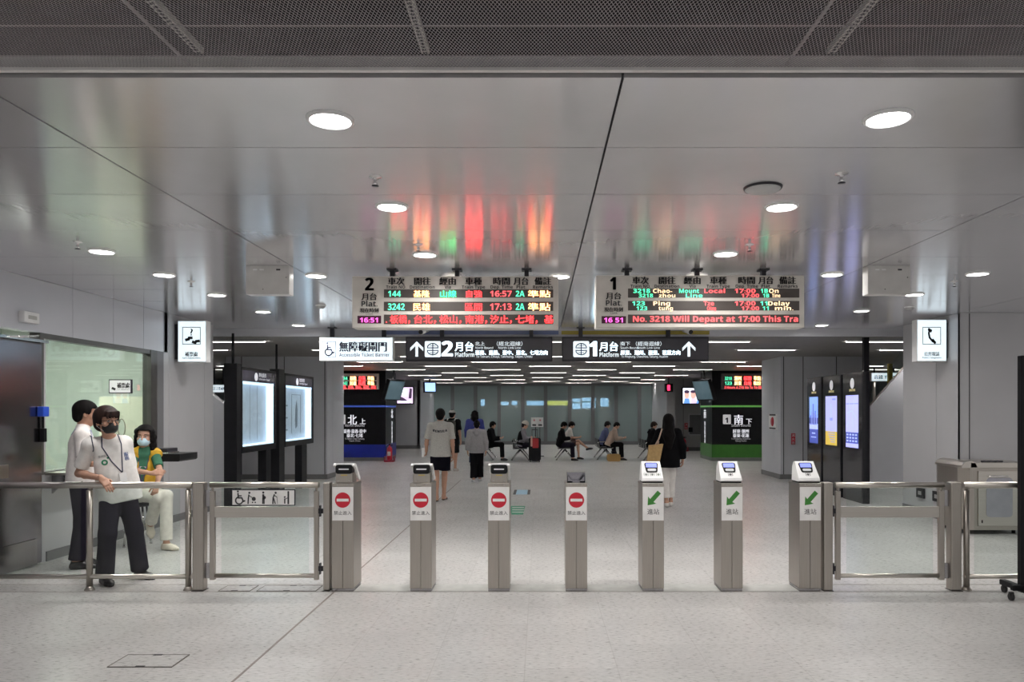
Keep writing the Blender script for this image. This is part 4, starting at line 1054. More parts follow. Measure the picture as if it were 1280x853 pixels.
M_scr_dark = mat('screen_teal', (.05, .08, .10), .2, emit=.35, ecol=(.10, .17, .20))
hung_monitor('dark teal monitor tilted out from the blue sign block', at(492, 487.5, 24.2), .95, .70, 1.2, 0, .32, M_scr_dark)
hung_monitor('dark teal monitor tilted out from the green sign block', at(880, 487.5, 24.2), .95, .70, -1.2, 0, .32, M_scr_dark)
hung_monitor('small hanging monitor with a bright pale blue screen at the glass wall', at(537, 484.5, 31.5), .55, .45, .55, 0, -.1, emis('scr_bright', (.38, .58, 1.0), 1.2))
Y = 30.3
t = thing('platform_lamp', 'small black hanging box with a red light at the end of the glass wall', 'signal light', at(836, 485, Y))
m = MB(); c = at(836.5, 485, Y); m.bx(c.x-.16, c.x+.16, Y, Y+.25, c.z-.17, c.z+.17); m.bx(c.x-.02, c.x+.02, Y+.1, Y+.14, c.z+.17, LZ); m.build('housing', M_black, t, bevel=.01)
m = MB(); m.extr(rrect(-.06, .06, -.12, .12, .04), (c.x-.02, Y-.001, c.z), UX, UZ, (0, -.01, 0)); m.build('red_lens', emis('red_lens', (1, .03, .10), 2.2), t)

# glowing panels added behind the glass wall to imitate its reflections
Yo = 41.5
for i, (a, b, c, d, m_, lab) in enumerate(((600.5, 606.5, 499, 508, 0, 'narrow pale glowing panel added as a reflection in the glass wall, above the blue jacket'), (624, 636, 502, 507.5, 0, 'low pale glowing panel added as a reflection in the glass wall, above the hooded sitter'), (639, 647, 501, 507, 0, 'short pale glowing panel added as a reflection in the glass wall, above the hatted sitter'), (658, 681, 501, 507.5, 0, 'long pale glowing panel added as a reflection in the glass wall, above the notice stand'),
          (683, 712, 501, 507.5, 1, 'yellow glowing panel added as a reflection in the glass wall'), (715, 726, 498, 512, 2, 'tall pale glowing panel added as a reflection in the glass wall, beside the yellow one'), (727, 745, 497, 511, 2, 'broad pale glowing panel with green line added as a reflection in the glass wall'), (750, 761, 497.5, 509, 0, 'small pale glowing panel added as a reflection in the glass wall, above the seated pair in blue and beige'))):
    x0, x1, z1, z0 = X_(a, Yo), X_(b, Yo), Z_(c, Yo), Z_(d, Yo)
    t = thing('reflection_panel', lab, 'lit sign', ((x0+x1)/2, Yo, 0))
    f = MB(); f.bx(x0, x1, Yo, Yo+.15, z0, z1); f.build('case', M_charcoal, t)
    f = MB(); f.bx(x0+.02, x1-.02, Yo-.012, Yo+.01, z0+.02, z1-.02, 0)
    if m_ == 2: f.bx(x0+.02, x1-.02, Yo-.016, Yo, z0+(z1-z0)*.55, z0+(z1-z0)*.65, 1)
    f.build('lit_face', [emis('reflect_yellow', (.9, .75, .12), 2.2) if m_ == 1 else emis('reflect_blue', (.48, .68, 1.0), 2.6), emis('reflect_green', (.05, .3, .22), .6)], t)
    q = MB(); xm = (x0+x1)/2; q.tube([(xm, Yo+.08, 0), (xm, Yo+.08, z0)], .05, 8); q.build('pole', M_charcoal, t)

# ================================================================== SMALL WALL THINGS
def ext(label, px, py, Y):
    c = at(px, py, Y); t = thing('fire_extinguisher', label, 'fire extinguisher', (c.x, Y, 0), 'fire extinguishers')
    m = MB(); m.bx(c.x-.16, c.x+.16, Y-.13, Y+.13, 0, .05); m.bx(c.x-.16, c.x-.145, Y-.13, Y+.13, .05, .18); m.bx(c.x+.145, c.x+.16, Y-.13, Y+.13, .05, .18); m.build('stand', mat('stand_red', (.30, .015, .03), .4), t)
    m = MB(); m.lathe([(0, .06), (.085, .06), (.09, .08), (.09, .42), (.07, .47), (.03, .50), (.025, .54), (0, .54)], (c.x, Y, 0), 18); m.build('cylinder', mat('ext_red', (.45, .012, .03), .3), t)
    m = MB(); m.bx(c.x-.015, c.x+.10, Y-.015, Y+.015, .54, .56); m.bx(c.x-.015, c.x+.09, Y-.012, Y+.012, .58, .595); m.bx(c.x-.02, c.x+.02, Y-.02, Y+.02, .53, .60); m.build('valve_handle', M_black, t)
    m = MB(); m.tube([(c.x-.02, Y, .56), (c.x-.10, Y-.02, .50), (c.x-.11, Y-.02, .25)], .012, 8); m.build('hose', M_rubber, t)
    m = MB(); m.extr(rrect(-.05, .05, .2, .34, .01), (c.x, Y-.091, 0), UX, UZ, (0, -.002, 0)); m.build('instruction_label', M_sticker, t)
ext('red fire extinguisher on a red stand in front of the blue sign block', 487, 565, Yf(577.5))
ext('red fire extinguisher by the far wall behind the woman with long hair', 855, 555, 30.6)
t = thing('fire_alarm', 'white fire alarm call point with red disc on the wing wall', 'fire alarm', (5.92, 18.75, 1.4))
m = MB(); m.bx(5.895, 5.925, 18.45, 19.05, 1.20, 1.60); m.build('box', M_white, t, bevel=.006)
m = MB(); m.lathe([(0, .02), (.10, .015), (.12, 0)], (5.895, 18.75, 1.41), 20, R=Matrix.Rotation(-PI/2, 3, 'Y')); m.build('red_disc', M_red, t)
m = MB(); m.bx(5.892, 5.896, 18.5, 19.0, 1.22, 1.26); m.bx(5.892, 5.896, 18.5, 19.0, 1.56, 1.60); m.build('dark_edge', M_ink, t)
def redsign(label, px0, px1, py0, py1, Y, txt):
    x0, x1, z1, z0 = X_(px0, Y), X_(px1, Y), Z_(py0, Y), Z_(py1, Y)
    t = thing('fire_sign', label, 'sign', ((x0+x1)/2, Y, z0)); m = MB(); m.bx(x0, x1, Y-.008, Y-.001, z0, z1); m.build('plate', M_red, t)
    m = MB(); n = len(txt)
    for i, ch in enumerate(txt): m.text(ch, ((x0+x1)/2, Y-.0095, z1-(z1-z0)*(i+.85)/n), UX, UZ, (z1-z0)/n*.85, width=(x1-x0)*.7)
    m.build('lettering', M_sticker, t)
redsign('small upright red fire sign on the front of the wing wall', 989, 994, 542, 556, 18.18, '滅火器')
redsign('small upright red fire sign on the far wall below the faces screen', 855.5, 859.5, 529, 537, 30.97, '消防')
t = thing('wall_hatch', 'grey service hatch in the far wall beside the green sign block', 'hatch', (X_(870, 30.97), 30.97, 1))
m = MB(); x0, x1, z1, z0 = X_(862, 30.97), X_(884, 30.97), Z_(519, 30.97), Z_(543, 30.97); m.bx(x0, x1, 30.955, 30.972, z0, z1); m.build('hatch_door', M_wall_d, t)
m = MB(); m.bx(x0-.04, x1+.04, 30.96, 30.971, z1, z1+.05); m.bx(x0-.04, x1+.04, 30.96, 30.971, z0-.05, z0); m.bx(x0-.05, x0, 30.96, 30.971, z0, z1); m.build('hatch_frame', M_wall, t)
m = MB(); m.bx(X_(861, 30.9), X_(866, 30.9), 30.93, 30.972, .78, .98); m.build('lock_box', M_black, t)
for i, (yy, lab) in enumerate(((12.05, 'black wall socket box low on the telephone pier, nearer the glass totems'), (11.55, 'black wall socket box low on the telephone pier, nearer the litter bin'))):
    t = thing('wall_socket', lab, 'socket', (WR, yy, .32)); m = MB(); m.bx(WR-.03, WR, yy-.12, yy+.12, .27, .43); m.build('cover', M_black, t, bevel=.005)
    m = MB(); m.bx(WR-.034, WR-.028, yy-.05, yy+.05, .32, .38); m.build('outlet', mat('socket_grey', (.3, .3, .3), .4), t)

# ================================================================== TICKET OFFICE THINGS
t = thing('steel_door', 'tall polished steel door at the edge of the ticket office', 'door', (WL, 7.2, 0))
m = MB(); m.bx(WL-.04, WL+.06, 5.9, 8.16, .02, 2.44); 
m.build('door_leaf', M_mirror, t, bevel=.02)
m = MB(); m.bx(WL-.05, WL+.10, 5.9, 8.2, 2.44, 2.47); m.tube([(WL+.09, 7.55, 2.45), (WL+.11, 8.0, 2.5), (WL+.02, 8.15, 2.53)], .012, 8); m.build('door_closer', M_chrome, t)
m = MB(); m.bx(WL+.06, WL+.075, 5.95, 8.05, .02, .30); m.build('kick_plate', M_steel_d, t)
m = MB(); m.bx(WL+.06, WL+.075, 7.2, 7.62, 1.0, 1.14); m.build('push_plate', M_steel, t, bevel=.004)
t = thing('emergency_lamp', 'small white emergency lamp box on the header above the steel door', 'lamp', (WL+.04, 7.98, 2.68))
m = MB(); m.bx(WL, WL+.07, 7.86, 8.10, 2.64, 2.76); m.build('box', M_white, t, bevel=.01)
m = MB(); m.bx(WL+.07, WL+.074, 7.92, 8.05, 2.68, 2.72); m.build('lens', mat('lens_grey', (.5, .5, .48), .3), t)
t = thing('counter_shelf', 'steel service counter shelf under the ticket office window', 'counter', (WL+.15, 9, .95))
m = MB(); m.bx(WL-.25, WL+.26, 8.28, 9.35, .97, 1.0); m.build('shelf_top', M_steel_h, t, bevel=.004)
m = MB(); m.extr([(0, .97), (.22, .97), (0, .75)], (WL, 8.4, 0), UX, UZ, (0, .03, 0)); m.build('bracket', M_steel_d, t)
m = MB(); m.extr([(0, .97), (.22, .97), (0, .75)], (WL, 9.2, 0), UX, UZ, (0, .03, 0)); m.build('bracket', M_steel_d, t)
x, y = WL+.10, 8.62
t = thing('desk_bell', 'silver dome bell on the steel counter shelf', 'bell', (x, y, 1.0)); m = MB(); m.lathe([(0, 0), (.085, 0), (.085, .012), (.07, .02), (.06, .045), (.03, .06), (0, .062)], (x, y, 1.0), 20); m.build('dome', M_chrome, t)
m = MB(); m.lathe([(0, .062), (.006, .062), (.008, .085), (0, .09)], (x, y, 1.0), 10); m.build('plunger', M_chrome, t)
x, y = WL+.12, 9.05
t = thing('cup', 'upturned steel cup on the counter shelf beside the bell', 'cup', (x, y, 1.0)); m = MB(); m.lathe([(.05, 0), (.052, .004), (.035, .12), (.03, .125), (0, .125)], (x, y, 1.0), 20); m.build('cup_body', M_chrome, t)
m = MB(); m.lathe([(.052, 0), (.056, .004), (.052, .008)], (x, y, 1.0), 20); m.build('cup_rim', M_steel, t)
x, y = WL+.085, 8.14
t = thing('hand_sanitiser', 'blue topped dispenser fixed on the edge of the steel door', 'dispenser', (x, y, 1.3)); m = MB(); m.bx(x-.02, x+.05, y-.08, y+.02, 1.63, 1.74); m.build('blue_cap', mat('cap_blue', (.02, .08, .55), .4), t, bevel=.008)
m = MB(); m.bx(x-.02, x+.03, y-.04, y+.01, 1.35, 1.50); m.bx(x-.01, x+.01, y-.02, y, 1.5, 1.63); m.build('black_clip', M_black, t, bevel=.004)
t = thing('black_counter', 'black counter slab jutting from the pier behind the seated woman', 'counter', (WL+.3, 10.2, 1.05))
m = MB(); m.extr([(0, 0), (.78, .0), (.80, .02), (.80, .10), (0, .10)], (WL, 9.75, 1.02), UX, UZ, (0, .5, 0)); m.build('slab', M_black, t, bevel=.004)
m = MB(); m.bx(WL, WL+.04, 9.8, 10.2, .85, 1.02); m.build('bracket', M_charcoal, t)
t = thing('document_tray', 'dark grey document tray lying on the black counter slab', 'tray', (WL+.4, 9.95, 1.12))
m = MB(); m.bx(WL+.05, WL+.62, 9.8, 10.1, 1.12, 1.14); m.build('tray_base', M_chrome, t); m = MB(); m.bx(WL+.42, WL+.6, 9.8, 10.1, 1.14, 1.19); m.build('clip', M_charcoal, t, bevel=.006)
Y = 9.5
t = thing('window_sign', 'small white fare adjustment sign with dark frame on the office glass', 'sign', (WL+.14, Y, 1.93))
x0, x1, z1, z0 = WL+.008, WL+.008+.29, Z_(474.5, Y), Z_(492, Y)
m = MB(); m.bx(x0, x1, Y, Y+.03, z0, z1); m.build('frame', M_charcoal, t); m = MB(); m.bx(x0+.012, x1-.012, Y-.004, Y+.01, z0+.012, z1-.012); m.build('face', mat('sign_white', (.85, .85, .85), .4, emit=.3), t)
m = MB(); m.text('補票處', (x0+.19, Y-.005, z0+.075), UX, UZ, .075, width=.16, bold=.003); m.text('Fare Adjustment', (x0+.19, Y-.005, z0+.045), UX, UZ, .025, width=.16); m.box((x0+.065, Y-.006, z0+.06), (.05, .002, .03), R=Matrix.Rotation(.4, 3, 'Y')); m.build('lettering', M_ink, t)
# things inside the office
t = thing('office_screen', 'cream partition board with an oval grip hole inside the ticket office', 'partition', (-6.6, 11.5, 0))
x0, x1, z1 = X_(124, 11.4), -5.8, Z_(496, 11.4)
m = MB(); hx, hz = X_(152, 11.4), Z_(535, 11.4)
m.bx(x0, x1, 11.4, 11.44, 0, z1); m.build('board', M_cream, t)
m = MB(); m.flat(circ(0, 0, .05, 24, ry=.13), (hx, 11.398, hz), UX, UZ, 1)
for k in range(24):
    a0, a1 = 2*PI*k/24, 2*PI*(k+1)/24
    m.extr([(.05*math.cos(a0), .13*math.sin(a0)), (.06*math.cos(a0), .14*math.sin(a0)), (.06*math.cos(a1), .14*math.sin(a1)), (.05*math.cos(a1), .13*math.sin(a1))], (hx, 11.40, hz), UX, UZ, (0, -.006, 0))
m.build('grip_hole', [mat('grip_brown', (.25, .20, .15), .5), mat('grip_back', (.62, .64, .56), .6)], t)
for i, (yy, xx) in enumerate(((8.6, -7.2), (10.6, -7.2))):
    t = thing('office_lamp', ('square panel lamp on the ticket office ceiling near the door', 'square panel lamp on the ticket office ceiling over the cream board')[i], 'ceiling light', (xx, yy, CZ-.06))
    m = MB(); m.bx(xx-.32, xx+.32, yy-.32, yy+.32, CZ-.055, CZ-.02); m.build('frame', M_white, t)
    m = MB(); m.bx(xx-.29, xx+.29, yy-.29, yy+.29, CZ-.06, CZ-.054); m.build('diffuser', emis('office_light', (.95, 1, .93), 42), t)

# ================================================================== LITTER BIN AND MOBILE BOARD
t = thing('litter_bin', 'steel litter bin with rounded lid and clear bag door against the pier wall', 'litter bin', (X_(1242, 10.1), 10.4, 0))
x0, x1 = X_(1203, 10.1), X_(1283, 10.1); y0, y1 = 10.1, 10.75; xf = X_(1222, 10.1)
m = MB(); m.extr([(x0, y0+.12), (x0+.10, y0), (x1, y0), (x1, y1), (x0, y1)], (0, 0, .06), UX, UY, (0, 0, .86)); m.build('body', M_steel, t, bevel=.006)
m = MB(); m.extr([(-.02, .91), (-.02, .94), (.02, .985), (.10, 1.01), (.16, .99), (.19, .93), (.19, .91)], (x0, y0-.02, 0), UX, UZ, (0, .69, 0)); m.bx(x0+.1, x1+.02, y0-.02, y1, .91, .985); m.build('lid', M_steel_h, t, bevel=.006)
m = MB()
for k in range(7): m.box((xf+.12+.045*k, y0+.10, .995), (.03, .10, .015), rz=.6 if k % 2 else -.5)
m.build('lid_slots', M_charcoal, t)
m = MB(); m.bx(xf, x1-.08, y0-.015, y0+.001, .12, .87); d = m.build('door', M_steel_h, t, bevel=.004)
w = MB(); w.extr(rrect(xf+.11, x1-.20, .24, .78, .05), (0, y0-.0165, 0), UX, UZ, (0, -.004, 0)); w.build('bag_window', mat('bag_grey', (.34, .34, .38), .25), d)
w = MB(); w.tube([(xf+.13, y0-.03, .80), (xf+.40, y0-.03, .80)], .008, 8); w.build('door_handle', M_chrome, d)
w = MB(); w.bx(xf+.045, xf+.06, y0-.02, y0-.01, .16, .20); w.build('lock', M_black, d)
m = MB()
for xx in (x0+.1, x1-.1):
    for yy in (y0+.12, y1-.08): m.tube([(xx, yy, 0), (xx, yy, .07)], .025, 10)
m.build('foot', M_black, t)

Y = 6.62; xb = X_(1279, Y)
t = thing('mobile_board', 'black mobile display board on casters beyond the second swing gate', 'board', (xb, Y, 0))
m = MB(); m.bx(xb-.03, xb+.9, Y-.02, Y+.02, .28, Z_(450, Y)); m.bx(xb-.035, xb-.0, Y-.03, Y+.03, .07, Z_(449, Y)+.03); m.build('panel_frame', M_black, t, bevel=.006)
m = MB(); m.bx(xb-.03, xb+.03, Y-.30, Y+.30, .07, .12); m.bx(xb-.12, xb+.9, Y-.05, Y+.0, .09, .14); m.build('base_bar', M_black, t, bevel=.008)
for yy in (Y-.27, Y+.27, Y-.02):
    xx = xb if yy != Y-.02 else xb-.12
    m = MB(); m.tube([(xx-.012, yy, .034), (xx+.012, yy, .034)], .034, 16); m.bx(xx-.018, xx+.018, yy-.012, yy+.012, .04, .075); m.build('caster', M_rubber, t)

# ================================================================== BENCHES
def bench():
    t = thing('waiting_bench', 'x', 'bench', (0, 0, 0), 'waiting benches')
    L = 1.8
    m = MB(); m.bx(-.03, .03, -L/2, L/2, .33, .39); m.build('beam', M_charcoal, t)
    for yy in (-L/2+.2, L/2-.2):
        m = MB()
        for s in (-1, 1):
            m.tube([(0, yy, .36), (s*.12, yy, .22), (s*.29, yy, .02)], [.028, .026, .022], 10); m.lathe([(0, 0), (.032, 0), (.03, .02), (0, .025)], (s*.29, yy, 0), 12)
        m.build('leg', M_chrome, t)
    for k in range(3):
        yy = -L/2+.3+k*.6
        m = MB(); m.extr([(-.22, .41), (-.20, .385), (.20, .405), (.235, .43), (.22, .455), (-.18, .435)], (0, yy-.26, 0), UX, UZ, (0, .52, 0)); m.build('seat', M_black, t, bevel=.01)
        m = MB(); m.extr([(-.235, .44), (-.195, .44), (-.245, .70), (-.28, .70)], (0, yy-.26, 0), UX, UZ, (0, .52, 0)); m.build('backrest', M_black, t, bevel=.01)
    for k in range(4):
        yy = -L/2+k*.6; m = MB(); m.tube([(-.235, yy, .40), (-.255, yy, .62), (.20, yy, .63), (.235, yy, .60), (.225, yy, .41), (-.235, yy, .40)], .016, 8); m.build('armrest', M_chrome, t)
    return t
b0 = bench(); first = True
BENCHES = [(606, 25.2, 'black and chrome bench just beyond the person in the grey hoodie'), (650.5, 25.0, 'black and chrome bench carrying the person in the pale hat'), (706, 25.2, 'black and chrome bench carrying the black-haired pair with crossed legs'),
           (757, 25.4, 'black and chrome bench carrying the pair in blue and beige'), (815, 24.9, 'black and chrome bench half hidden behind the tote bag')]
for px, Y, lab in BENCHES:
    o = b0 if first else copy_tree(b0); first = False
    o.location = (X_(px, Y), Y+.6, 0); o['label'] = lab
# luggage and things by the benches
x, Y = X_(668.5, 24.2), 24.2
t = thing('suitcase', 'upright black suitcase beside the seated person in the pale hat', 'suitcase', (x, Y, 0))
m = MB(); m.extr(rrect(-.20, .20, .06, .80, .06), (x, Y-.13, 0), UX, UZ, (0, .26, 0)); m.build('shell', M_black, t, bevel=.015)
m = MB()
for s in (-1, 1): m.tube([(x+s*.09, Y+.05, .78), (x+s*.09, Y+.05, 1.06)], .009, 8)
m.tube([(x-.1, Y+.05, 1.06), (x+.1, Y+.05, 1.06)], .014, 8); m.build('pull_handle', M_charcoal, t)
for s in (-1, 1):
    m = MB(); m.tube([(x+s*.15-.012, Y, .035), (x+s*.15+.012, Y, .035)], .035, 12); m.bx(x+s*.15-.015, x+s*.15+.015, Y-.015, Y+.015, .04, .08); m.build('wheel', M_rubber, t)
x, Y2 = X_(669, 24.0), 24.0
t = thing('red_bag', 'small red bag with pale strap hanging on the black suitcase', 'bag', (x, Y2, .5))
m = MB(); m.extr(rrect(-.09, .11, .47, .78, .03), (x, Y2, 0), UX, UZ, (0, .06, 0)); m.build('bag_body', mat('bag_red', (.38, .02, .025), .6), t, bevel=.012)
m = MB(); m.extr(rrect(-.15, -.09, .52, .86, .02), (x, Y2, 0), UX, UZ, (0, .05, 0)); m.build('strap', mat('strap_tan', (.55, .35, .28), .6), t)
x, Y = X_(671.5, 27.2), 27.2
t = thing('notice_stand', 'white two-panel notice board on a pole behind the benches', 'notice board', (x, Y, 0))
m = MB(); z0, z1 = Z_(534, Y), Z_(522, Y); w = .225; m.bx(x-w, x+w, Y-.015, Y+.015, z0, z1); m.build('board', M_white, t)
m = MB()
for s in (-1, 1):
    m.flat(circ(s*.11, z0+(z1-z0)*.70, .035, 14), (x, Y-.017, 0), UX, UZ, 0); m.flat([(s*.11-.07, z0+.04), (s*.11+.07, z0+.04), (s*.11+.07, z0+.10), (s*.11-.07, z0+.10)], (x, Y-.017, 0), UX, UZ, 1)
m.build('notice_print', [mat('notice_pink', (.62, .25, .28), .5), M_ink], t)
m = MB(); m.tube([(x-.06, Y+.03, 0), (x-.06, Y+.03, z1-.05)], .02, 10); m.tube([(x+.10, Y+.03, 0), (x+.10, Y+.03, z0+.05)], .014, 8); m.bx(x-.25, x+.25, Y-.15, Y+.18, 0, .02); m.build('pole', M_charcoal, t)
x, Y = X_(767, 24.6), 24.6
t = thing('travel_bag', 'tan and orange travel bag on the floor under the seated pair in beige', 'bag', (x, Y, 0))
m = MB(); m.extr(rrect(-.22, .22, .0, .24, .06), (x, Y-.1, .0), UX, UZ, (0, .2, 0)); m.build('bag_body', mat('bag_tan', (.42, .25, .08), .6), t, bevel=.02)
m = MB(); m.tube([(x-.1, Y-.08, .23), (x-.08, Y-.08, .33), (x+.08, Y-.08, .33), (x+.1, Y-.08, .23)], .012, 8); m.build('handle', M_black, t)

# lit signs and hand rails seen through the gaps beside the piers
for a, b, c, d, Y, txt, lab in ((1089, 1123, 466, 477, 23.0, '高鐵 THSR', 'white lit direction sign seen beyond the screen totems, beside the stairs'), (262, 283, 481, 491, 23.0, '出口 Exit', 'white lit direction sign seen through the gap beside the question mark pier')):
    x0, x1, z1, z0 = X_(a, Y), X_(b, Y), Z_(c, Y), Z_(d, Y)
    t = thing('direction_sign', lab, 'sign', ((x0+x1)/2, Y, z0))
    m = MB(); m.bx(x0, x1, Y, Y+.12, z0, z1); m.build('case', M_white, t)
    m = MB(); m.bx(x0+.02, x1-.02, Y-.008, Y+.01, z0+.02, z1-.02); m.build('face', E_sign, t)
    m = MB(); m.text(txt, ((x0+x1)/2, Y-.010, z0+.08), UX, UZ, .14, width=(x1-x0)*.8, bold=.004); m.build('lettering', mat('sign_navy', (.02, .04, .12), .5), t)
    m = MB(); m.bx(x0+.1, x0+.14, Y+.04, Y+.08, z1, LZ); m.bx(x1-.14, x1-.1, Y+.04, Y+.08, z1, LZ); m.build('hanger', M_charcoal, t)
Y = 21.0; x0, x1 = X_(1111, Y), X_(1116, Y)
t = thing('yellow_column_guard', 'yellow upright guard strip seen beyond the screen totems, beside the stairs', 'guard strip', ((x0+x1)/2, Y, 0))
m = MB(); m.bx(x0, x1, Y, Y+.1, 0, LZ); m.build('strip', mat('guard_yellow', (.55, .40, .03), .5), t)
m = MB(); m.bx(x0-.03, x1+.03, Y-.03, Y+.13, 0, .05); m.build('foot_plate', M_charcoal, t)

# ================================================================== PEOPLE: distance-field bodies meshed by surface nets
def V3(*a): return np.array(a, float)
def unit(v): v = np.asarray(v, float); return v/max(1e-9, np.linalg.norm(v))
class Field:
    def __init__(s): s.ops = []
    def cone(s, a, b, ra, rb, k=.02, cut=None, sub=False, capa=False, capb=False): s.ops.append(('c', V3(*a), V3(*b), ra, rb, k, capa, capb, sub)); return s
    def ell(s, c, r, R=None, k=.02, sub=False): s.ops.append(('e', V3(*c), V3(*r), np.eye(3) if R is None else np.array(R), k, sub)); return s
    def rbox(s, c, h, R=None, rd=.01, k=.01, sub=False): s.ops.append(('b', V3(*c), V3(*h), np.eye(3) if R is None else np.array(R), rd, k, sub)); return s
    def cut(s, p, n): s.ops.append(('p', V3(*p), unit(n))); return s
    def chain(s, pts, rs, k=.008):
        for i in range(len(pts)-1): s.cone(pts[i], pts[i+1], rs[i], rs[i+1], k)
        return s
    def bounds(s):
        lo, hi = [], []
        for o in s.ops:
            if o[0] == 'c' and not o[8]:
                r = max(o[3], o[4]); lo.append(np.minimum(o[1], o[2])-r); hi.append(np.maximum(o[1], o[2])+r)
            elif o[0] == 'e' and not o[5]:
                e = np.sqrt(((o[3]*o[2])**2).sum(1)); lo.append(o[1]-e); hi.append(o[1]+e)
            elif o[0] == 'b' and not o[6]:
                e = (np.abs(o[3])*(o[2]+o[4])).sum(1); lo.append(o[1]-e); hi.append(o[1]+e)
        return np.min(lo, 0), np.max(hi, 0)
    def mesh(s, h):
        lo, hi = s.bounds(); lo = lo-3*h-.01; n = np.ceil((hi+3*h+.01-lo)/h).astype(int)+1
        D = np.full(n, .5, np.float32)
        ax = [lo[i]+h*np.arange(n[i]) for i in range(3)]
        for o in s.ops:
            if o[0] == 'p':
                X, Y, Z = np.meshgrid(*ax, indexing='ij', sparse=True)
                D = np.maximum(D, ((X-o[1][0])*o[2][0]+(Y-o[1][1])*o[2][1]+(Z-o[1][2])*o[2][2]).astype(np.float32)); continue
            if o[0] == 'c': r = max(o[3], o[4]); l = np.minimum(o[1], o[2])-r; u = np.maximum(o[1], o[2])+r; k = o[5]; sub = o[8]
            elif o[0] == 'e': e = np.sqrt(((o[3]*o[2])**2).sum(1)); l = o[1]-e; u = o[1]+e; k = o[4]; sub = o[5]
            else: e = (np.abs(o[3])*(o[2]+o[4])).sum(1); l = o[1]-e; u = o[1]+e; k = o[5]; sub = o[6]
            pad = k*1.2+3*h
            i0 = np.maximum(0, np.floor((l-pad-lo)/h).astype(int)); i1 = np.minimum(n, np.ceil((u+pad-lo)/h).astype(int)+1)
            if (i1 <= i0).any(): continue
            sl = tuple(slice(a, b) for a, b in zip(i0, i1))
            G = np.stack(np.meshgrid(*[ax[i][sl[i]] for i in range(3)], indexing='ij'), -1)
            if o[0] == 'c':
                a, b = o[1], o[2]; ba = b-a; L2 = max(1e-9, ba@ba); pa = G-a
                t0 = (pa@ba)/L2; t = np.clip(t0, 0, 1)
                d = np.linalg.norm(pa-t[..., None]*ba, axis=-1)-(o[3]+(o[4]-o[3])*t)
                L = math.sqrt(L2)
                if o[7]: d = np.maximum(d, (t0-1)*L)
                if o[6]: d = np.maximum(d, -t0*L)
            elif o[0] == 'e':
                q = (G-o[1])@o[3]; k0 = np.linalg.norm(q/o[2], axis=-1); k1 = np.linalg.norm(q/(o[2]**2), axis=-1)
                d = k0*(k0-1)/np.maximum(k1, 1e-6)
            else:
                q = np.abs((G-o[1])@o[3])-o[2]; d = np.linalg.norm(np.maximum(q, 0), axis=-1)+np.minimum(q.max(-1), 0)-o[4]
            d = d.astype(np.float32); B = D[sl]
            if sub:
                hh = np.clip(.5-.5*(B+d)/k, 0, 1) if k > 0 else 0; D[sl] = B*(1-hh)+(-d)*hh+k*hh*(1-hh)
            else:
                hh = np.clip(.5+.5*(B-d)/k, 0, 1); D[sl] = B*(1-hh)+d*hh-k*hh*(1-hh)
        return nets(D, lo, h)
def nets(D, lo, h):
    """surface nets: one vertex per mixed cell, one quad per crossed edge"""
    S = D < 0; n = np.array(D.shape)-1
    c = np.zeros(n, np.uint8)
    offs = [(i, j, k) for i in (0, 1) for j in (0, 1) for k in (0, 1)]
    def sub(A, o): return A[o[0]:o[0]+n[0], o[1]:o[1]+n[1], o[2]:o[2]+n[2]]
    for o in offs: c += sub(S, o)
    act = (c > 0) & (c < 8); idx = np.argwhere(act); m = len(idx)
    ids = np.full(n, -1, np.int64); ids[act] = np.arange(m)
    acc = np.zeros((m, 3)); cnt = np.zeros(m)
    for a in offs:
        for ax in range(3):
            if a[ax]: continue
            b = list(a); b[ax] = 1
            da = D[idx[:, 0]+a[0], idx[:, 1]+a[1], idx[:, 2]+a[2]]; db = D[idx[:, 0]+b[0], idx[:, 1]+b[1], idx[:, 2]+b[2]]
            x = (da < 0) != (db < 0); t = np.where(x, da/np.where(x, da-db, 1), 0)
            p = np.tile(np.array(a, float), (m, 1)); p[:, ax] += t
            acc[x] += p[x]; cnt[x] += 1
    vs = lo+h*(idx+acc/np.maximum(cnt, 1)[:, None])
    F_ = []
    for ax in range(3):
        b1, b2 = [(1, 2), (2, 0), (0, 1)][ax]
        sl0 = [slice(1, -1)]*3; sl1 = [slice(1, -1)]*3; sl0[ax] = slice(0, -1); sl1[ax] = slice(1, None)
        A = S[tuple(sl0)]; B = S[tuple(sl1)]; e = np.argwhere(A != B)
        if len(e) == 0: continue
        base = e.copy(); base[:, b1] += 1; base[:, b2] += 1
        inside = A[tuple(e.T)]
        q = []
        for d1, d2 in ((-1, -1), (0, -1), (0, 0), (-1, 0)):
            cc = base.copy(); cc[:, b1] += d1; cc[:, b2] += d2; q.append(ids[tuple(cc.T)])
        q = np.stack(q, 1); q[~inside] = q[~inside][:, ::-1]; F_.append(q)
    Q = np.concatenate(F_)
    for it in range(3):                               # light smoothing along the mesh edges
        acc = np.zeros_like(vs); cnt = np.zeros(len(vs))
        A = np.concatenate([Q[:, i] for i in range(4)]+[Q[:, (i+1) % 4] for i in range(4)]); Bq = np.concatenate([Q[:, (i+1) % 4] for i in range(4)]+[Q[:, i] for i in range(4)])
        cnt = np.bincount(A, minlength=len(vs)).astype(float)
        for c_ in range(3): acc[:, c_] = np.bincount(A, weights=vs[Bq, c_], minlength=len(vs))
        vs = vs*.5+.5*acc/np.maximum(cnt, 1)[:, None]
    return vs, Q
from mathutils.bvhtree import BVHTree
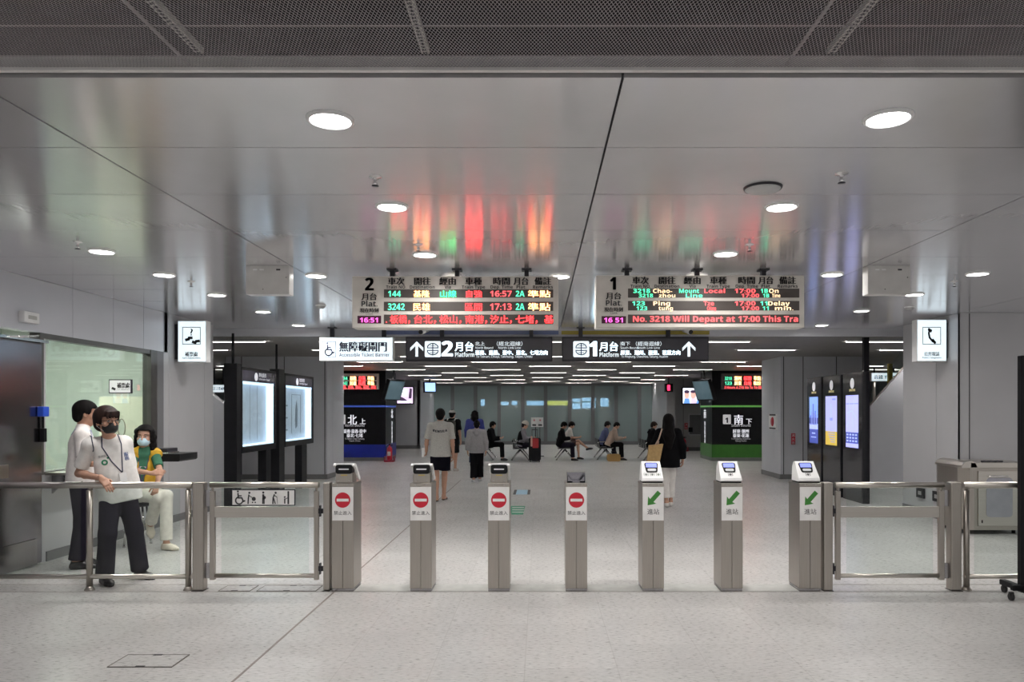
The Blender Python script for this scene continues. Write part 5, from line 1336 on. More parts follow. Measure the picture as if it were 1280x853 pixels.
def wrap(mb, cloth, d, off=.003):
    """lay a print or a strap on a garment: every point is pushed along -d until it meets the cloth"""
    bv = BVHTree.FromPolygons([v.co[:] for v in cloth.data.vertices], [p.vertices[:] for p in cloth.data.polygons])
    d = Vector(d).normalized(); out = []
    for v in mb.v:
        v = Vector(v); hit = bv.ray_cast(v+d*.4, -d, .8)
        out.append(tuple(hit[0]+d*off) if hit[0] is not None else tuple(v))
    mb.v = out; return mb
def strap(cloth, pts, d, r, m, root, name='lanyard', n=40):
    """a cord lying on the cloth, through the given points"""
    P = [Vector(p) for p in pts]; seg = []
    for a, b in zip(P[:-1], P[1:]):
        for k in range(10): seg.append(a.lerp(b, k/10))
    seg.append(P[-1]); q = MB(); q.v = [tuple(p) for p in seg]; wrap(q, cloth, d, r*.6)
    t_ = MB(); t_.tube([Vector(v) for v in q.v], r, 6); o = t_.build(name, m, None, fix=True); o.parent = root; return o

def fobj(name, fld, h, m, parent):
    vs, fs = fld.mesh(h)
    me = bpy.data.meshes.new(name); me.from_pydata(vs.tolist(), [], fs.tolist()); me.materials.append(m)
    me.polygons.foreach_set('use_smooth', [True]*len(fs)); me.update()
    o = bpy.data.objects.new(name, me); COL.objects.link(o); o.parent = parent
    return o
def rotz(v, a): c, s = math.cos(a), math.sin(a); return V3(v[0]*c-v[1]*s, v[0]*s+v[1]*c, v[2])
def basis(fwd, up):
    u = unit(up); f = unit(np.asarray(fwd)-u*np.dot(fwd, u)); r = np.cross(f, u); return np.stack([r, f, u], 1)   # columns right, forward, up

def stand(Ht=1.7, stance=.09, lean=0., R_arm=None, L_arm=None, head_yaw=0., head_pitch=0., step=0., w=1.0):
    """joints of a standing figure facing +Y, its right hand at +X"""
    s = Ht/1.7
    J = {'s': s, 'P': V3(0, 0, .93)*s, 'N': V3(0, lean-.012, 1.445)*s, 'fwd': V3(0, 1, 0), 'w': w}
    for sd, x in (('R', 1), ('L', -1)):
        J['hip'+sd] = V3(x*.088, 0, .90)*s
        st = step*x
        J['knee'+sd] = V3(x*(.088+stance)/2, .02+st*.55, .485)*s
        J['ank'+sd] = V3(x*stance, -.03+st, .085)*s
        J['toe'+sd] = unit(V3(x*.18, 1, 0))
        J['sh'+sd] = V3(x*.178*w, lean-.01, 1.385)*s
        J['el'+sd] = V3(x*.225*w, lean-.035, 1.11)*s
        J['wr'+sd] = V3(x*.235*w, lean+.03, .865)*s
        J['hd'+sd] = unit(V3(0, .12, -1)); J['hn'+sd] = unit(V3(-x, 0, 0)); J['curl'+sd] = .45
    J['hfwd'] = rotz(V3(0, 1, 0), head_yaw); J['pitch'] = head_pitch
    return J
def sit(Ht=1.7, seat=.43, lean=.05, spread=.08, foot=.05, head_pitch=.35, head_yaw=0., knee_y=.43):
    s = Ht/1.7; J = stand(Ht)
    J['P'] = V3(0, 0, seat/s+.115)*s; z0 = J['P'][2]
    J['N'] = J['P']+V3(0, lean, .515)*s
    for sd, x in (('R', 1), ('L', -1)):
        J['hip'+sd] = J['P']+V3(x*.088, .01, -.02)*s
        J['knee'+sd] = V3(x*spread, knee_y*s, max(z0/s-.02, .47)*s)
        J['ank'+sd] = V3(x*spread, (knee_y+foot)*s, .085*s); J['toe'+sd] = unit(V3(x*.15, 1, 0))
        J['sh'+sd] = J['N']+V3(x*.172, .0, -.06)*s
        J['el'+sd] = J['sh'+sd]+V3(x*.05, .06, -.27)*s
        J['wr'+sd] = J['el'+sd]+V3(-x*.10, .23, .02)*s
        J['hd'+sd] = unit(V3(-x*.4, 1, .0)); J['hn'+sd] = unit(V3(-x*.3, -.2, 1)); J['curl'+sd] = .7
    J['hfwd'] = rotz(V3(0, 1, 0), head_yaw); J['pitch'] = head_pitch
    return J
def frames(J):
    s = J['s']; up = unit(J['N']-J['P']); R = basis(J['fwd'], up); J['B'] = R; J['up'] = up
    hu = unit(up*.35+V3(0, 0, .65)); hf = J['hfwd']; p = J['pitch']
    Rh = basis(hf, hu); f2 = Rh[:, 1]*math.cos(p)-Rh[:, 2]*math.sin(p); u2 = Rh[:, 2]*math.cos(p)+Rh[:, 1]*math.sin(p)
    J['RH'] = np.stack([Rh[:, 0], f2, u2], 1)
    J['HC'] = J['N']+hu*.055*s+Rh[:, 1]*.012*s+u2*.085*s*J.get('hs', 1.) if 'HC' not in J else J['HC']
    return J
def T(J, x, y, z): return J['P']+J['B']@V3(x, y, z)*J['s']
def HD(J, x, y, z): return J['HC']+J['RH']@V3(x, y, z)*J['s']*J.get('hs', 1.)

def hand(f, w, d, n, side, s, curl, thumb_in=.5, pts=None):
    d = unit(d); n = unit(np.asarray(n)-d*np.dot(n, d)); a = np.cross(d, n)*side      # a points to the thumb side
    R = np.stack([a, d, n], 1)
    f.cone(w-d*.02*s, w+d*.02*s, .024*s, .024*s, .012)
    f.rbox(w+d*.052*s, V3(.026, .036, .006)*s, R, .009*s, .012)
    L = (.062, .074, .080, .070)
    for i in range(4):
        o = (-.030+.020*i)*s; b = w+d*(.088-.004*abs(i-2))*s+a*o; ang = 0; dirv = d; p = b; pts_ = [w+d*.07*s+a*o*.9, b]
        for j, fr in enumerate((.45, .32, .26)):
            ang += curl*(.75 if j == 0 else 1.0); dirv = d*math.cos(ang)+n*math.sin(ang)
            p = p+dirv*L[i]*fr*s; pts_.append(p)
        f.chain(pts_, [.0098*s, .0096*s, .0090*s, .0084*s, .0074*s], .004)
    t0 = w+d*.025*s+a*.022*s; t1 = t0+(a*.75+d*.6+n*.25)*.036*s; t2 = t1+unit(d*.85+a*.25+n*thumb_in)*.034*s; t3 = t2+unit(d+n*thumb_in*1.3)*.024*s
    f.chain([t0, t1, t2, t3], [.014*s, .0115*s, .0100*s, .0082*s], .006)

def head(f, J, k=.012):
    s = J['s']*J.get('hs', 1.); R = J['RH']
    f.ell(HD(J, 0, -.012, .035), V3(.076, .094, .085)*s, R, k)
    f.ell(HD(J, 0, .018, -.035), V3(.060, .070, .080)*s, R, .02)
    f.ell(HD(J, 0, .052, -.078), V3(.032, .028, .026)*s, R, .025)         # chin
    for x in (-1, 1):
        f.ell(HD(J, x*.042, .052, -.018), V3(.026, .026, .024)*s, R, .02)  # cheek
        f.ell(HD(J, x*.033, .082, .014), V3(.017, .012, .010)*s, R, .006, sub=True)   # eye socket
        f.ell(HD(J, x*.079, -.008, -.004), V3(.010, .020, .032)*s, R, .005)  # ear
        f.ell(HD(J, x*.085, -.002, -.004), V3(.005, .010, .018)*s, R, .004, sub=True)
    f.ell(HD(J, 0, .074, .032), V3(.052, .014, .010)*s, R, .014)          # brow
    f.cone(HD(J, 0, .082, .020), HD(J, 0, .104, -.020), .009*s, .013*s, .008)   # nose
    f.ell(HD(J, .011, .092, -.024), V3(.009, .010, .008)*s, R, .006); f.ell(HD(J, -.011, .092, -.024), V3(.009, .010, .008)*s, R, .006)
    f.ell(HD(J, 0, .080, -.047), V3(.024, .012, .006)*s, R, .004); f.ell(HD(J, 0, .079, -.057), V3(.021, .012, .007)*s, R, .004)   # lips

def body(J, fat=1.0, hands=True):
    s = J['s']; f = Field(); B = J['B']; w = J.get('w', 1)
    f.ell(T(J, 0, -.008, .0), V3(.150*fat, .105*fat, .115)*s, B, .04)
    f.ell(T(J, 0, .0, .15), V3(.130*fat, .092*fat, .15)*s, B, .05)
    f.ell(T(J, 0, -.004, .335), V3(.148*w*fat, .098*fat, .17)*s, B, .05)
    f.cone(J['shR'], J['shL'], .050*s, .050*s, .05)
    for sd in 'RL': f.cone(J['sh'+sd]*.75+J['N']*.25, J['N']+J['up']*.02*s, .042*s, .042*s, .04)
    f.cone(J['N']-J['up']*.03*s, HD(J, 0, -.012, -.05), .056*s, .050*s, .025)
    for sd in 'RL':
        sh, el, wr = J['sh'+sd], J['el'+sd], J['wr'+sd]
        f.ell(sh, V3(.054, .052, .056)*s, None, .03)
        f.cone(sh, el, .047*s, .037*s, .03); m = el*.72+wr*.28
        f.cone(el, m, .037*s, .037*s, .02); f.cone(m, wr, .037*s, .0245*s, .02)
        if hands: hand(f, wr, J['hd'+sd], J['hn'+sd], J.get('ts'+sd, -1 if sd == 'L' else 1), s, J['curl'+sd])
        hp, kn, an = J['hip'+sd], J['knee'+sd], J['ank'+sd]
        f.cone(hp, kn, .080*s*fat, .052*s, .04); bk = unit(kn-an); cf = an+(kn-an)*.68-J['toe'+sd]*.014*s
        f.cone(kn, an, .050*s, .035*s, .03); f.cone(cf+bk*.05*s, cf-bk*.09*s, .046*s, .036*s, .03)
        foot_shape(f, J, sd, 0.)
    head(f, J); return f
def foot_shape(f, J, sd, g, flat_=True):
    s = J['s']; an = J['ank'+sd]; t = J['toe'+sd]; up = J.get('fup'+sd, V3(0, 0, 1)); dn = -up
    f.cone(an, an+dn*.045*s-t*.022*s, .034*s+g, .030*s+g, .02)
    hl = an+dn*.055*s-t*.030*s; bl = an+dn*.062*s+t*.115*s; tp = an+dn*.068*s+t*.165*s
    f.cone(hl, bl, .030*s+g, .024*s+g, .02); f.cone(bl, tp, .026*s+g, .019*s+g, .02); sdv = np.cross(t, up)
    f.cone(bl-sdv*.016*s, bl+sdv*.016*s, .022*s+g, .022*s+g, .02); f.cone(an+dn*.01*s, bl, .030*s+g, .022*s+g, .03)

def shoes(J, m, root, h, g=.009, name='shoe'):
    s = J['s']
    for sd in 'RL':
        f = Field(); foot_shape(f, J, sd, g)
        up = J.get('fup'+sd, V3(0, 0, 1))
        f.cut(J['ank'+sd]-up*.083*s, -up); f.cut(J['ank'+sd]-up*.002*s, up)
        fobj(name, f, h, m, root)
def shirt(J, m, root, h, hem=-.10, sleeve=.75, e=.018, fat=1., collar=True, name='shirt', flare=0., long_=0., mod=None):
    """hem: height of the lower edge relative to the pelvis; sleeve: share of the upper arm (over 1 runs down the forearm)"""
    s = J['s']; f = Field(); B = J['B']; w = J.get('w', 1)
    f.ell(T(J, 0, -.004, -.02), V3(.158*fat+e+flare, .112*fat+e+flare, .27)*s, B, .05)
    f.ell(T(J, 0, .0, .15), V3(.142*fat+e, .100*fat+e, .17)*s, B, .06)
    f.ell(T(J, 0, -.004, .33), V3(.152*w*fat+e, .100*fat+e, .175)*s, B, .05)
    for x in (-1, 1): f.cone(T(J, x*.068, 0, .22), T(J, x*.072, 0, hem-.06), (.088*fat+e)*s, (.094*fat+e+flare)*s, .03)
    if long_: f.cone(T(J, 0, 0, -.05), T(J, 0, 0, -long_), (.150*fat+e)*s, (.150*fat+e+flare)*s, .05)
    f.cone(J['shR'], J['shL'], (.050+e*.5)*s, (.050+e*.5)*s, .05)
    for sd in 'RL':
        sh, el, wr = J['sh'+sd], J['el'+sd], J['wr'+sd]
        f.cone(sh*.75+J['N']*.25, J['N']+J['up']*.005*s, (.044+e*.6)*s, (.044+e*.5)*s, .03)
        f.ell(sh, V3(.052+e*.5, .052+e*.5, .054+e*.5)*s, None, .03)
    f.cut(T(J, 0, 0, hem), -J['up'])
    for sd in 'RL':
        sh, el, wr = J['sh'+sd], J['el'+sd], J['wr'+sd]
        if sleeve <= 1: f.cone(sh, sh+(el-sh)*sleeve, (.050+e*.6)*s, (.046+e*1.0)*s, .03, capb=True)
        else:
            f.cone(sh, el, (.051+e*.8)*s, (.043+e)*s, .03); f.cone(el, el+(wr-el)*(sleeve-1), (.043+e)*s, (.031+e)*s, .02, capb=True)
    if collar: f.cone(J['N']-J['up']*.01*s, J['N']+J['up']*.045*s+J['B'][:, 1]*.005, .066*s, .060*s, .008, capb=True)
    if mod: mod(f)
    return fobj(name, f, h, m, root)
def trousers(J, m, root, h, end=1.0, e=.014, waist=.10, fat=1., name='trousers', hemr=.0, sit_=False):
    s = J['s']; f = Field()
    f.ell(T(J, 0, -.008, .0), V3(.150*fat+e, .105*fat+e, .125)*s, J['B'], .03)
    f.cone(T(J, 0, 0, .0), T(J, 0, 0, waist), (.105*fat)*s, .10*s, .04)
    f.cut(T(J, 0, 0, waist), J['up'])
    for sd in 'RL':
        hp, kn, an = J['hip'+sd], J['knee'+sd], J['ank'+sd]
        if end <= 1e-6+.5:
            q = hp+(kn-hp)*end*2; f.cone(hp, q, (.082*fat+e)*s, (.070+e+hemr)*s, .03, capb=True)
        else:
            f.cone(hp, kn, (.082*fat+e)*s, (.056+e)*s, .03); q = kn+(an-kn)*(end-.5)*2; f.cone(kn, q, (.056+e)*s, (.045+e+hemr)*s, .03, capb=True)
    return fobj(name, f, h, m, root)
def hair(J, m, root, h, style='short', name='hair'):
    s = J['s']*J.get('hs', 1.); f = Field(); R = J['RH']
    g = {'short': .014, 'bowl': .020, 'long': .018, 'wavy': .026, 'buzz': .008}[style]
    f.ell(HD(J, 0, -.016, .040), V3(.078+g, .096+g, .086+g)*s, R, .02)
    if style in ('long', 'wavy'):
        zl = -.44 if style == 'long' else -.15
        lw = 1.25 if style == 'long' else 1.; f.cone(HD(J, 0, -.055, .0), HD(J, 0, -.085, zl*.55), .080*s, .085*s*lw, .03); f.cone(HD(J, 0, -.085, zl*.55), HD(J, 0, -.105, zl), .085*s*lw, .060*s, .03)
        for x in (-1, 1):
            f.cone(HD(J, x*.072, -.02, .01), HD(J, x*(.085 if style == 'wavy' else .075), -.035, -.10), .030*s, .036*s, .02)
            if style == 'wavy':
                f.ell(HD(J, x*.085, -.03, -.10), V3(.040, .050, .045)*s, R, .02); f.ell(HD(J, x*.070, -.045, -.15), V3(.040, .045, .035)*s, R, .02); f.ell(HD(J, x*.085, -.02, -.03), V3(.032, .045, .05)*s, R, .02); f.ell(HD(J, x*.098, -.02, -.085), V3(.026, .035, .03)*s, R, .008); f.ell(HD(J, x*.088, .0, -.135), V3(.026, .03, .028)*s, R, .008); f.ell(HD(J, x*.075, .01, .065), V3(.035, .05, .04)*s, R, .012); f.ell(HD(J, x*.10, -.04, .0), V3(.024, .035, .032)*s, R, .008)
    elif style == 'bowl': f.ell(HD(J, 0, -.05, -.02), V3(.082, .072, .075)*s, R, .02)
    else: f.ell(HD(J, 0, -.055, -.02), V3(.070, .058, .070)*s, R, .02)
    # the face stays free
    zf = {'short': .062, 'bowl': .048, 'long': .060, 'wavy': .082, 'buzz': .07}[style]
    f.rbox(HD(J, 0, .125, zf-.20), V3(.062 if style != 'wavy' else .058, .085, .19)*s, R, .012*s, .012, sub=True)
    if style in ('short', 'buzz', 'bowl'):
        for x in (-1, 1): f.rbox(HD(J, x*.09, .045, -.10), V3(.035, .06, .09 if style != 'bowl' else .07)*s, R, .01*s, .01, sub=True)
    if style == 'bowl':
        for x in (-.05, -.025, 0, .025, .05): f.cone(HD(J, x*.9, .078, .085), HD(J, x*1.05+.008, .092, .046), .017*s, .008*s, .012)
    return fobj(name, f, h, m, root)
def eyes(J, root):
    s = J['s']*J.get('hs', 1.)
    for x in (-1, 1):
        m = MB(); R = Matrix(J['RH'].tolist()); c = Vector(HD(J, x*.033, .0705, .012)); d = R@Vector((0, 1, 0))
        m.ball(c, (.013*s, .010*s, .0075*s), 12, 0, R); m.ball(c+d*.006*s, (.0055*s, .005*s, .0055*s), 10, 1, R)
        me = m.build('eye', [mat('eye_white', (.7, .68, .65), .3), mat('iris', (.03, .018, .012), .25)], None, fix=True); me.parent = root
        b = MB(); b.tube([Vector(HD(J, x*.014, .083, .036)), Vector(HD(J, x*.034, .085, .041)), Vector(HD(J, x*.054, .074, .034))], [.0035*s, .004*s, .002*s], 6)
        o = b.build('eyebrow', M_hair, None, fix=True); o.parent = root
def face_mask(J, root, col, name='face_mask'):
    s = J['s']*J.get('hs', 1.); f = Field(); R = J['RH']
    f.ell(HD(J, 0, .035, -.045), V3(.066, .068, .062)*s, R, .01); f.cone(HD(J, 0, .088, -.005), HD(J, 0, .096, -.050), .016*s, .022*s, .03)
    f.ell(HD(J, 0, .0, -.045), V3(.075, .045, .10)*s, R, .005, sub=True)
    f.cut(HD(J, 0, 0, .008), R[:, 2]*1.0+R[:, 1]*.12); f.cut(HD(J, 0, 0, -.100), -R[:, 2])
    o = fobj(name, f, .004, mat(name+str(col[0]), col, .6), root)
    l = MB()
    for x in (-1, 1):
        l.tube([Vector(HD(J, x*.060, .045, -.015)), Vector(HD(J, x*.078, .01, .004)), Vector(HD(J, x*.088, -.012, .028))], .0022, 6)
        l.tube([Vector(HD(J, x*.058, .04, -.075)), Vector(HD(J, x*.078, .0, -.045)), Vector(HD(J, x*.086, -.015, -.03))], .0022, 6)
    q = l.build('ear_loop', mat('loop_white', (.6, .6, .6), .6), None, fix=True); q.parent = o
def person(label, group=None): return thing('person', label, 'person', (0, 0, 0))
def place(root, X, Y, rot, z=0.): root.location = (X, Y, z); root.rotation_euler = (0, 0, rot)

M_skin = mat('skin', (.50, .285, .20), .5, 0, .03, 9, spec=.4)
M_skin_d = mat('skin_tan', (.40, .215, .145), .5, 0, .03, 9, spec=.4)
M_hair = mat('black_hair', (.007, .006, .006), .6, 0, .2, 40, spec=.08, stretch=(1, 1, .15))
M_hair_b = mat('brown_black_hair', (.020, .010, .008), .55, 0, .25, 40, spec=.15, stretch=(1, 1, .15))
M_cloth_w = mat('white_cloth', (.74, .72, .70), .85, 0, .03, 30, spec=.2)
M_cloth_g = mat('grey_marl', (.46, .45, .42), .9, 0, .06, 60, spec=.2)
M_trouser = mat('dark_trousers', (.013, .010, .019), .85, 0, .05, 8, spec=.15)
M_cloth_k = mat('black_cloth', (.007, .007, .008), .9, 0, .05, 8, spec=.05)
M_shoe_k = mat('black_shoe', (.014, .013, .014), .4)

# ------------------------------------------------------------------ the three staff members
def to_local(X, Y, rot, p):
    """a place in the hall, in the frame of a figure standing at X, Y turned by rot"""
    v = V3(p[0]-X, p[1]-Y, p[2]); return rotz(v, -rot)
def staff_front():
    t = person('person in white vest shirt, glasses and black face mask, one hand resting on the railing')
    X, Y, rot = X_(146, 7.27), 7.27, math.radians(215)
    L = lambda px, py, yy: to_local(X, Y, rot, at(px, py, yy))
    J = stand(1.70, head_yaw=math.radians(28), head_pitch=.10)
    J['P'] = L(148, 607, 7.30); J['N'] = L(138, 552, 7.27); J['HC'] = L(134, 527.5, 7.20)
    J['shR'] = L(112, 556, 7.17); J['shL'] = L(156, 554, 7.36)
    J['elR'] = L(99, 592, 7.20); J['wrR'] = L(127, 598.3, 6.945); J['hs'] = 1.12
    J['hdR'] = unit(rotz(V3(.72, -.16, -.68), -rot)); J['hnR'] = unit(rotz(V3(-.45, .6, -.55), -rot)); J['curlR'] = .30; J['tsR'] = 1
    J['elL'] = L(164, 590, 7.42); J['wrL'] = L(161, 622, 7.40); J['hdL'] = unit(rotz(V3(-.02, -.1, -1), -rot)); J['hnL'] = unit(rotz(V3(-.8, -.5, 0), -rot)); J['curlL'] = .35
    J['hipR'] = L(139, 614, 7.27); J['hipL'] = L(156, 613, 7.33)
    J['kneeR'] = L(134.5, 668, 7.16); J['kneeL'] = L(168, 662, 7.34)
    J['ankR'] = L(131, 722, 7.22); J['ankL'] = L(175, 714, 7.46)
    J['ankR'][2] = .085; J['ankL'][2] = .085
    J['toeR'] = unit(rotz(V3(.75, -.66, 0), -rot)); J['toeL'] = unit(rotz(V3(.95, -.3, 0), -rot))
    frames(J)
    o = fobj('body', body(J), .0052, M_skin, t)
    trousers(J, M_trouser, t, .007, end=.99, e=.022, hemr=.016, waist=-.09)
    sh = shirt(J, M_cloth_w, t, .007, hem=-.16, sleeve=.80, e=.020, flare=.010)
    shoes(J, M_shoe_k, t, .006)
    hair(J, M_hair_b, t, .005, 'bowl'); eyes(J, t); face_mask(J, t, (.012, .012, .013))
    g = MB(); R = Matrix(J['RH'].tolist())
    for x in (-1, 1):
        for P in stroke(circ(0, 0, .024, 16, ry=.019)+[(.024, 0)], .004): g.extr(P, Vector(HD(J, x*.033, .093, .010)), R@UX, R@UZ, R@Vector((0, .003, 0)))
        g.tube([Vector(HD(J, x*.056, .092, .016)), Vector(HD(J, x*.078, .06, .018)), Vector(HD(J, x*.084, -.015, .014))], .0024, 6)
    g.tube([Vector(HD(J, -.010, .095, .014)), Vector(HD(J, .010, .095, .014))], .002, 6)
    q = g.build('glasses', M_black, None, fix=True); q.parent = t
    # lanyard, badge, shirt marks, laid on the front of the shirt
    fw = Vector(J['B'][:, 1]); navy = mat('lanyard_navy', (.03, .035, .08), .6)
    strap(sh, [T(J, .070, .03, .50), T(J, .085, .1, .40), T(J, .03, .14, .25), T(J, -.04, .14, .13)], fw, .005, navy, t)
    strap(sh, [T(J, -.070, .03, .50), T(J, -.08, .1, .40), T(J, -.06, .14, .25), T(J, -.045, .14, .13)], fw, .005, navy, t)
    B = Matrix(J['B'].tolist()); u, v = -(B@UX), B@UZ
    def patch(name, c, w, h, m, off=.007, par=t):
        q = MB()
        for i in range(6):
            for j in range(6): q.flat([(-w/2+w*i/6, -h/2+h*j/6), (-w/2+w*(i+1)/6, -h/2+h*j/6), (-w/2+w*(i+1)/6, -h/2+h*(j+1)/6), (-w/2+w*i/6, -h/2+h*(j+1)/6)], c, u, v)
        wrap(q, sh, fw, off); o = q.build(name, m, None, fix=True); o.parent = par
        md = o.modifiers.new('thick', 'SOLIDIFY'); md.thickness = .006; md.offset = 0
    patch('badge', Vector(T(J, -.042, .14, .08)), .062, .088, M_white); patch('badge_clip', Vector(T(J, -.045, .14, .0)), .012, .06, M_black)
    pr = MB(); cx = Vector(T(J, .088, .12, .25))
    for P in stroke(circ(0, 0, .020, 18)+[(.020, 0)], .014): pr.flat(P, cx, u, v, 0)
    pr.flat(circ(.034, .040, .010, 12), cx, u, v, 0)
    pr.text('臺鐵服務', cx+v*.055, u, v, .022, width=.085, mi=1)
    q = wrap(pr, sh, fw).build('shirt_print', [mat('print_green', (.02, .22, .11), .6), mat('print_grey', (.25, .26, .26), .6)], None, fix=True); q.parent = sh
    pr = MB(); cx = Vector(T(J, -.105, .12, .28))
    for k, ch in enumerate('服務'): pr.text(ch, cx-v*.040*k, u, v, .042, bold=.002)
    q = wrap(pr, sh, fw).build('shirt_print', mat('print_blue', (.12, .15, .28), .6), None, fix=True); q.parent = sh
    c = J['shR']+(J['N']-J['shR'])*.10; pts = [c+J['B'][:, 1]*math.cos(a)*.085+J['up']*math.sin(a)*.085 for a in np.linspace(-1.15, 1.5, 14)]
    strap(sh, [p+J['B'][:, 0]*0 for p in pts], unit(J['B'][:, 1]*.8+J['up']*.35+J['B'][:, 0]*.3), .0045, mat('piping_navy', (.02, .025, .06), .7), sh, name='piping')
    place(t, X, Y, rot); return t
staff_front()

def staff_back():
    t = person('person in white shirt and dark trousers turned away, behind the masked staff member')
    X, Y, rot = X_(101, 8.0), 8.0, math.radians(-62)
    J = stand(1.77, stance=.10, head_yaw=math.radians(6), head_pitch=.16, lean=.03, w=1.05)
    J['hs'] = 1.08; J['elR'] = J['elR']+V3(.0, .05, .0); J['wrR'] = V3(.20, .28, 1.10); J['hdR'] = unit(V3(-.2, 1, .0)); J['hnR'] = unit(V3(-.2, 0, -1))
    J['elL'] = V3(-.26, .05, 1.17); J['wrL'] = V3(-.20, .27, 1.09); J['hdL'] = unit(V3(.2, 1, 0)); J['hnL'] = unit(V3(.2, 0, -1))
    frames(J)
    fobj('body', body(J), .0056, M_skin_d, t)
    trousers(J, M_trouser, t, .008, end=.99, e=.02, hemr=.012, waist=.0); sb = shirt(J, mat('white_shirt', (.78, .74, .72), .85, 0, .03, 30, spec=.2), t, .008, hem=-.06, sleeve=.82, e=.022)
    shoes(J, M_shoe_k, t, .007); hair(J, M_hair, t, .006, 'short'); eyes(J, t)
    pale = mat('lanyard_pale', (.40, .43, .55), .6)
    strap(sb, [T(J, .07, .03, .50), T(J, .08, .1, .42), T(J, .0, .135, .2)], J['B'][:, 1], .006, pale, t); strap(sb, [T(J, -.07, .03, .50), T(J, -.08, .1, .42), T(J, .0, .135, .2)], J['B'][:, 1], .006, pale, t)
    strap(sb, [T(J, -.08, -.03, .48), T(J, 0, -.1, .45), T(J, .08, -.03, .48)], -J['B'][:, 1]*.6+J['up']*.8, .006, pale, t)
    place(t, X, Y, rot)
staff_back()

def seated_staff():
    t = person('person in yellow vest, green shirt and pale blue mask, seated on a stool')
    X, Y, rot = X_(175, 9.25), 9.25, math.radians(212)
    L = lambda px, py, yy: to_local(X, Y, rot, at(px, py, yy))
    J = sit(1.60, seat=.56, lean=.0, head_pitch=.02, head_yaw=math.radians(-18))
    J['hs'] = 1.14; J['P'] = L(174, 612, 9.26); J['N'] = L(180.5, 561, 9.22); J['P'][2] = .66
    J['shR'] = L(166.5, 569, 9.13); J['shL'] = L(194, 568, 9.29)
    J['elR'] = L(165, 588, 9.02); J['wrR'] = L(190, 592, 8.92); J['hdR'] = unit(rotz(V3(.95, .1, .12), -rot)); J['hnR'] = unit(rotz(V3(0, .9, -.4), -rot)); J['curlR'] = .3
    J['elL'] = L(200, 590, 9.13); J['wrL'] = L(196, 607, 8.93); J['hdL'] = unit(rotz(V3(-.15, -.2, -.95), -rot)); J['hnL'] = unit(rotz(V3(-.5, .6, 0), -rot)); J['curlL'] = .6
    J['hipR'] = L(170, 618, 9.22); J['hipL'] = L(180, 617, 9.28)
    J['kneeR'] = L(197, 622, 8.98); J['kneeL'] = L(208, 620, 9.02)
    J['ankR'] = L(188, 655, 9.16); J['ankL'] = L(208, 681, 8.98); J['ankL'][2] = .085
    J['toeR'] = unit(rotz(V3(.45, -.55, -.62), -rot)); J['fupR'] = unit(rotz(V3(.45, -.45, .75), -rot)); J['toeL'] = unit(rotz(V3(.95, -.3, 0), -rot))
    J['fupR'] = unit(J['fupR']-J['toeR']*np.dot(J['fupR'], J['toeR']))
    frames(J)
    fobj('body', body(J), .0052, M_skin, t)
    trousers(J, mat('cream_trousers', (.66, .63, .57), .85, 0, .04, 20, spec=.2), t, .007, end=.97, e=.018, hemr=.012)
    gs = shirt(J, mat('green_shirt', (.05, .16, .10), .85, 0, .05, 30, spec=.2), t, .007, hem=-.05, sleeve=.72, e=.014)
    # vest: sleeveless, open at the front
    s = J['s']; B = J['B']
    def vest_cut(f):
        for sd in 'RL': f.cone(J['sh'+sd]+(J['el'+sd]-J['sh'+sd])*.42+B[:, 0]*(.04 if sd == 'R' else -.04), J['sh'+sd]+(J['el'+sd]-J['sh'+sd])*.62+B[:, 0]*(.05 if sd == 'R' else -.05), .070*s, .070*s, .01, sub=True)
        for k in range(-1, 5): f.rbox(T(J, 0, .16, .50-.09*k), V3(.052-.010*k, .11, .05)*s, B, .008, .01, sub=True)
        f.rbox(T(J, 0, .20, .1), V3(.006, .12, .4)*s, B, .004, .008, sub=True)
        f.cone(J['N']-J['up']*.03*s, J['N']+J['up']*.2*s, .068*s, .074*s, .01, sub=True)
    shirt(J, mat('vest_yellow', (.62, .36, .02), .7, 0, .05, 20), t, .006, hem=-.07, sleeve=.04, e=.042, collar=False, name='vest', mod=vest_cut)
    shoes(J, mat('cream_shoe', (.66, .60, .50), .6), t, .006, g=.012)
    hair(J, M_hair, t, .005, 'wavy'); eyes(J, t); face_mask(J, t, (.48, .66, .76))
    vio = mat('lanyard_violet', (.10, .06, .16), .6); fw = J['B'][:, 1]
    strap(gs, [T(J, .062, .03, .49), T(J, .05, .12, .40), T(J, .0, .145, .16)], fw, .006, vio, t); strap(gs, [T(J, -.062, .03, .49), T(J, -.05, .12, .40), T(J, .0, .145, .16)], fw, .006, vio, t)
    B_ = Matrix(B.tolist()); l = MB(); l.box(Vector(T(J, -.03, .185, .04)), (.075, .008, .10), R=B_); q = l.build('badge', M_white, None, fix=True); q.parent = t
    l = MB(); l.box(Vector(T(J, -.03, .191, .05)), (.05, .006, .045), R=B_); q = l.build('badge_photo', mat('badge_grey', (.2, .22, .2), .5), None, fix=True); q.parent = t
    l = MB(); l.flat([(-.03, -.05), (.03, -.05), (.035, .05), (-.035, .05)], Vector(T(J, 0, .128, .33)), B_@UX, B_@UZ); wrap(l, gs, fw); q = l.build('shirt_print', mat('print_pale', (.55, .50, .58), .6), None, fix=True); q.parent = gs
    place(t, X, Y, rot)
    sx, sy = X_(172, 9.27), 9.27; sz = .535
    st = thing('stool', 'dark round stool with steel legs under the person in the yellow vest', 'stool', (sx, sy, 0))
    m = MB(); m.lathe([(0, sz-.035), (.16, sz-.035), (.17, sz-.02), (.165, sz), (0, sz+.005)], (sx, sy, 0), 24); m.build('seat', M_charcoal, st)
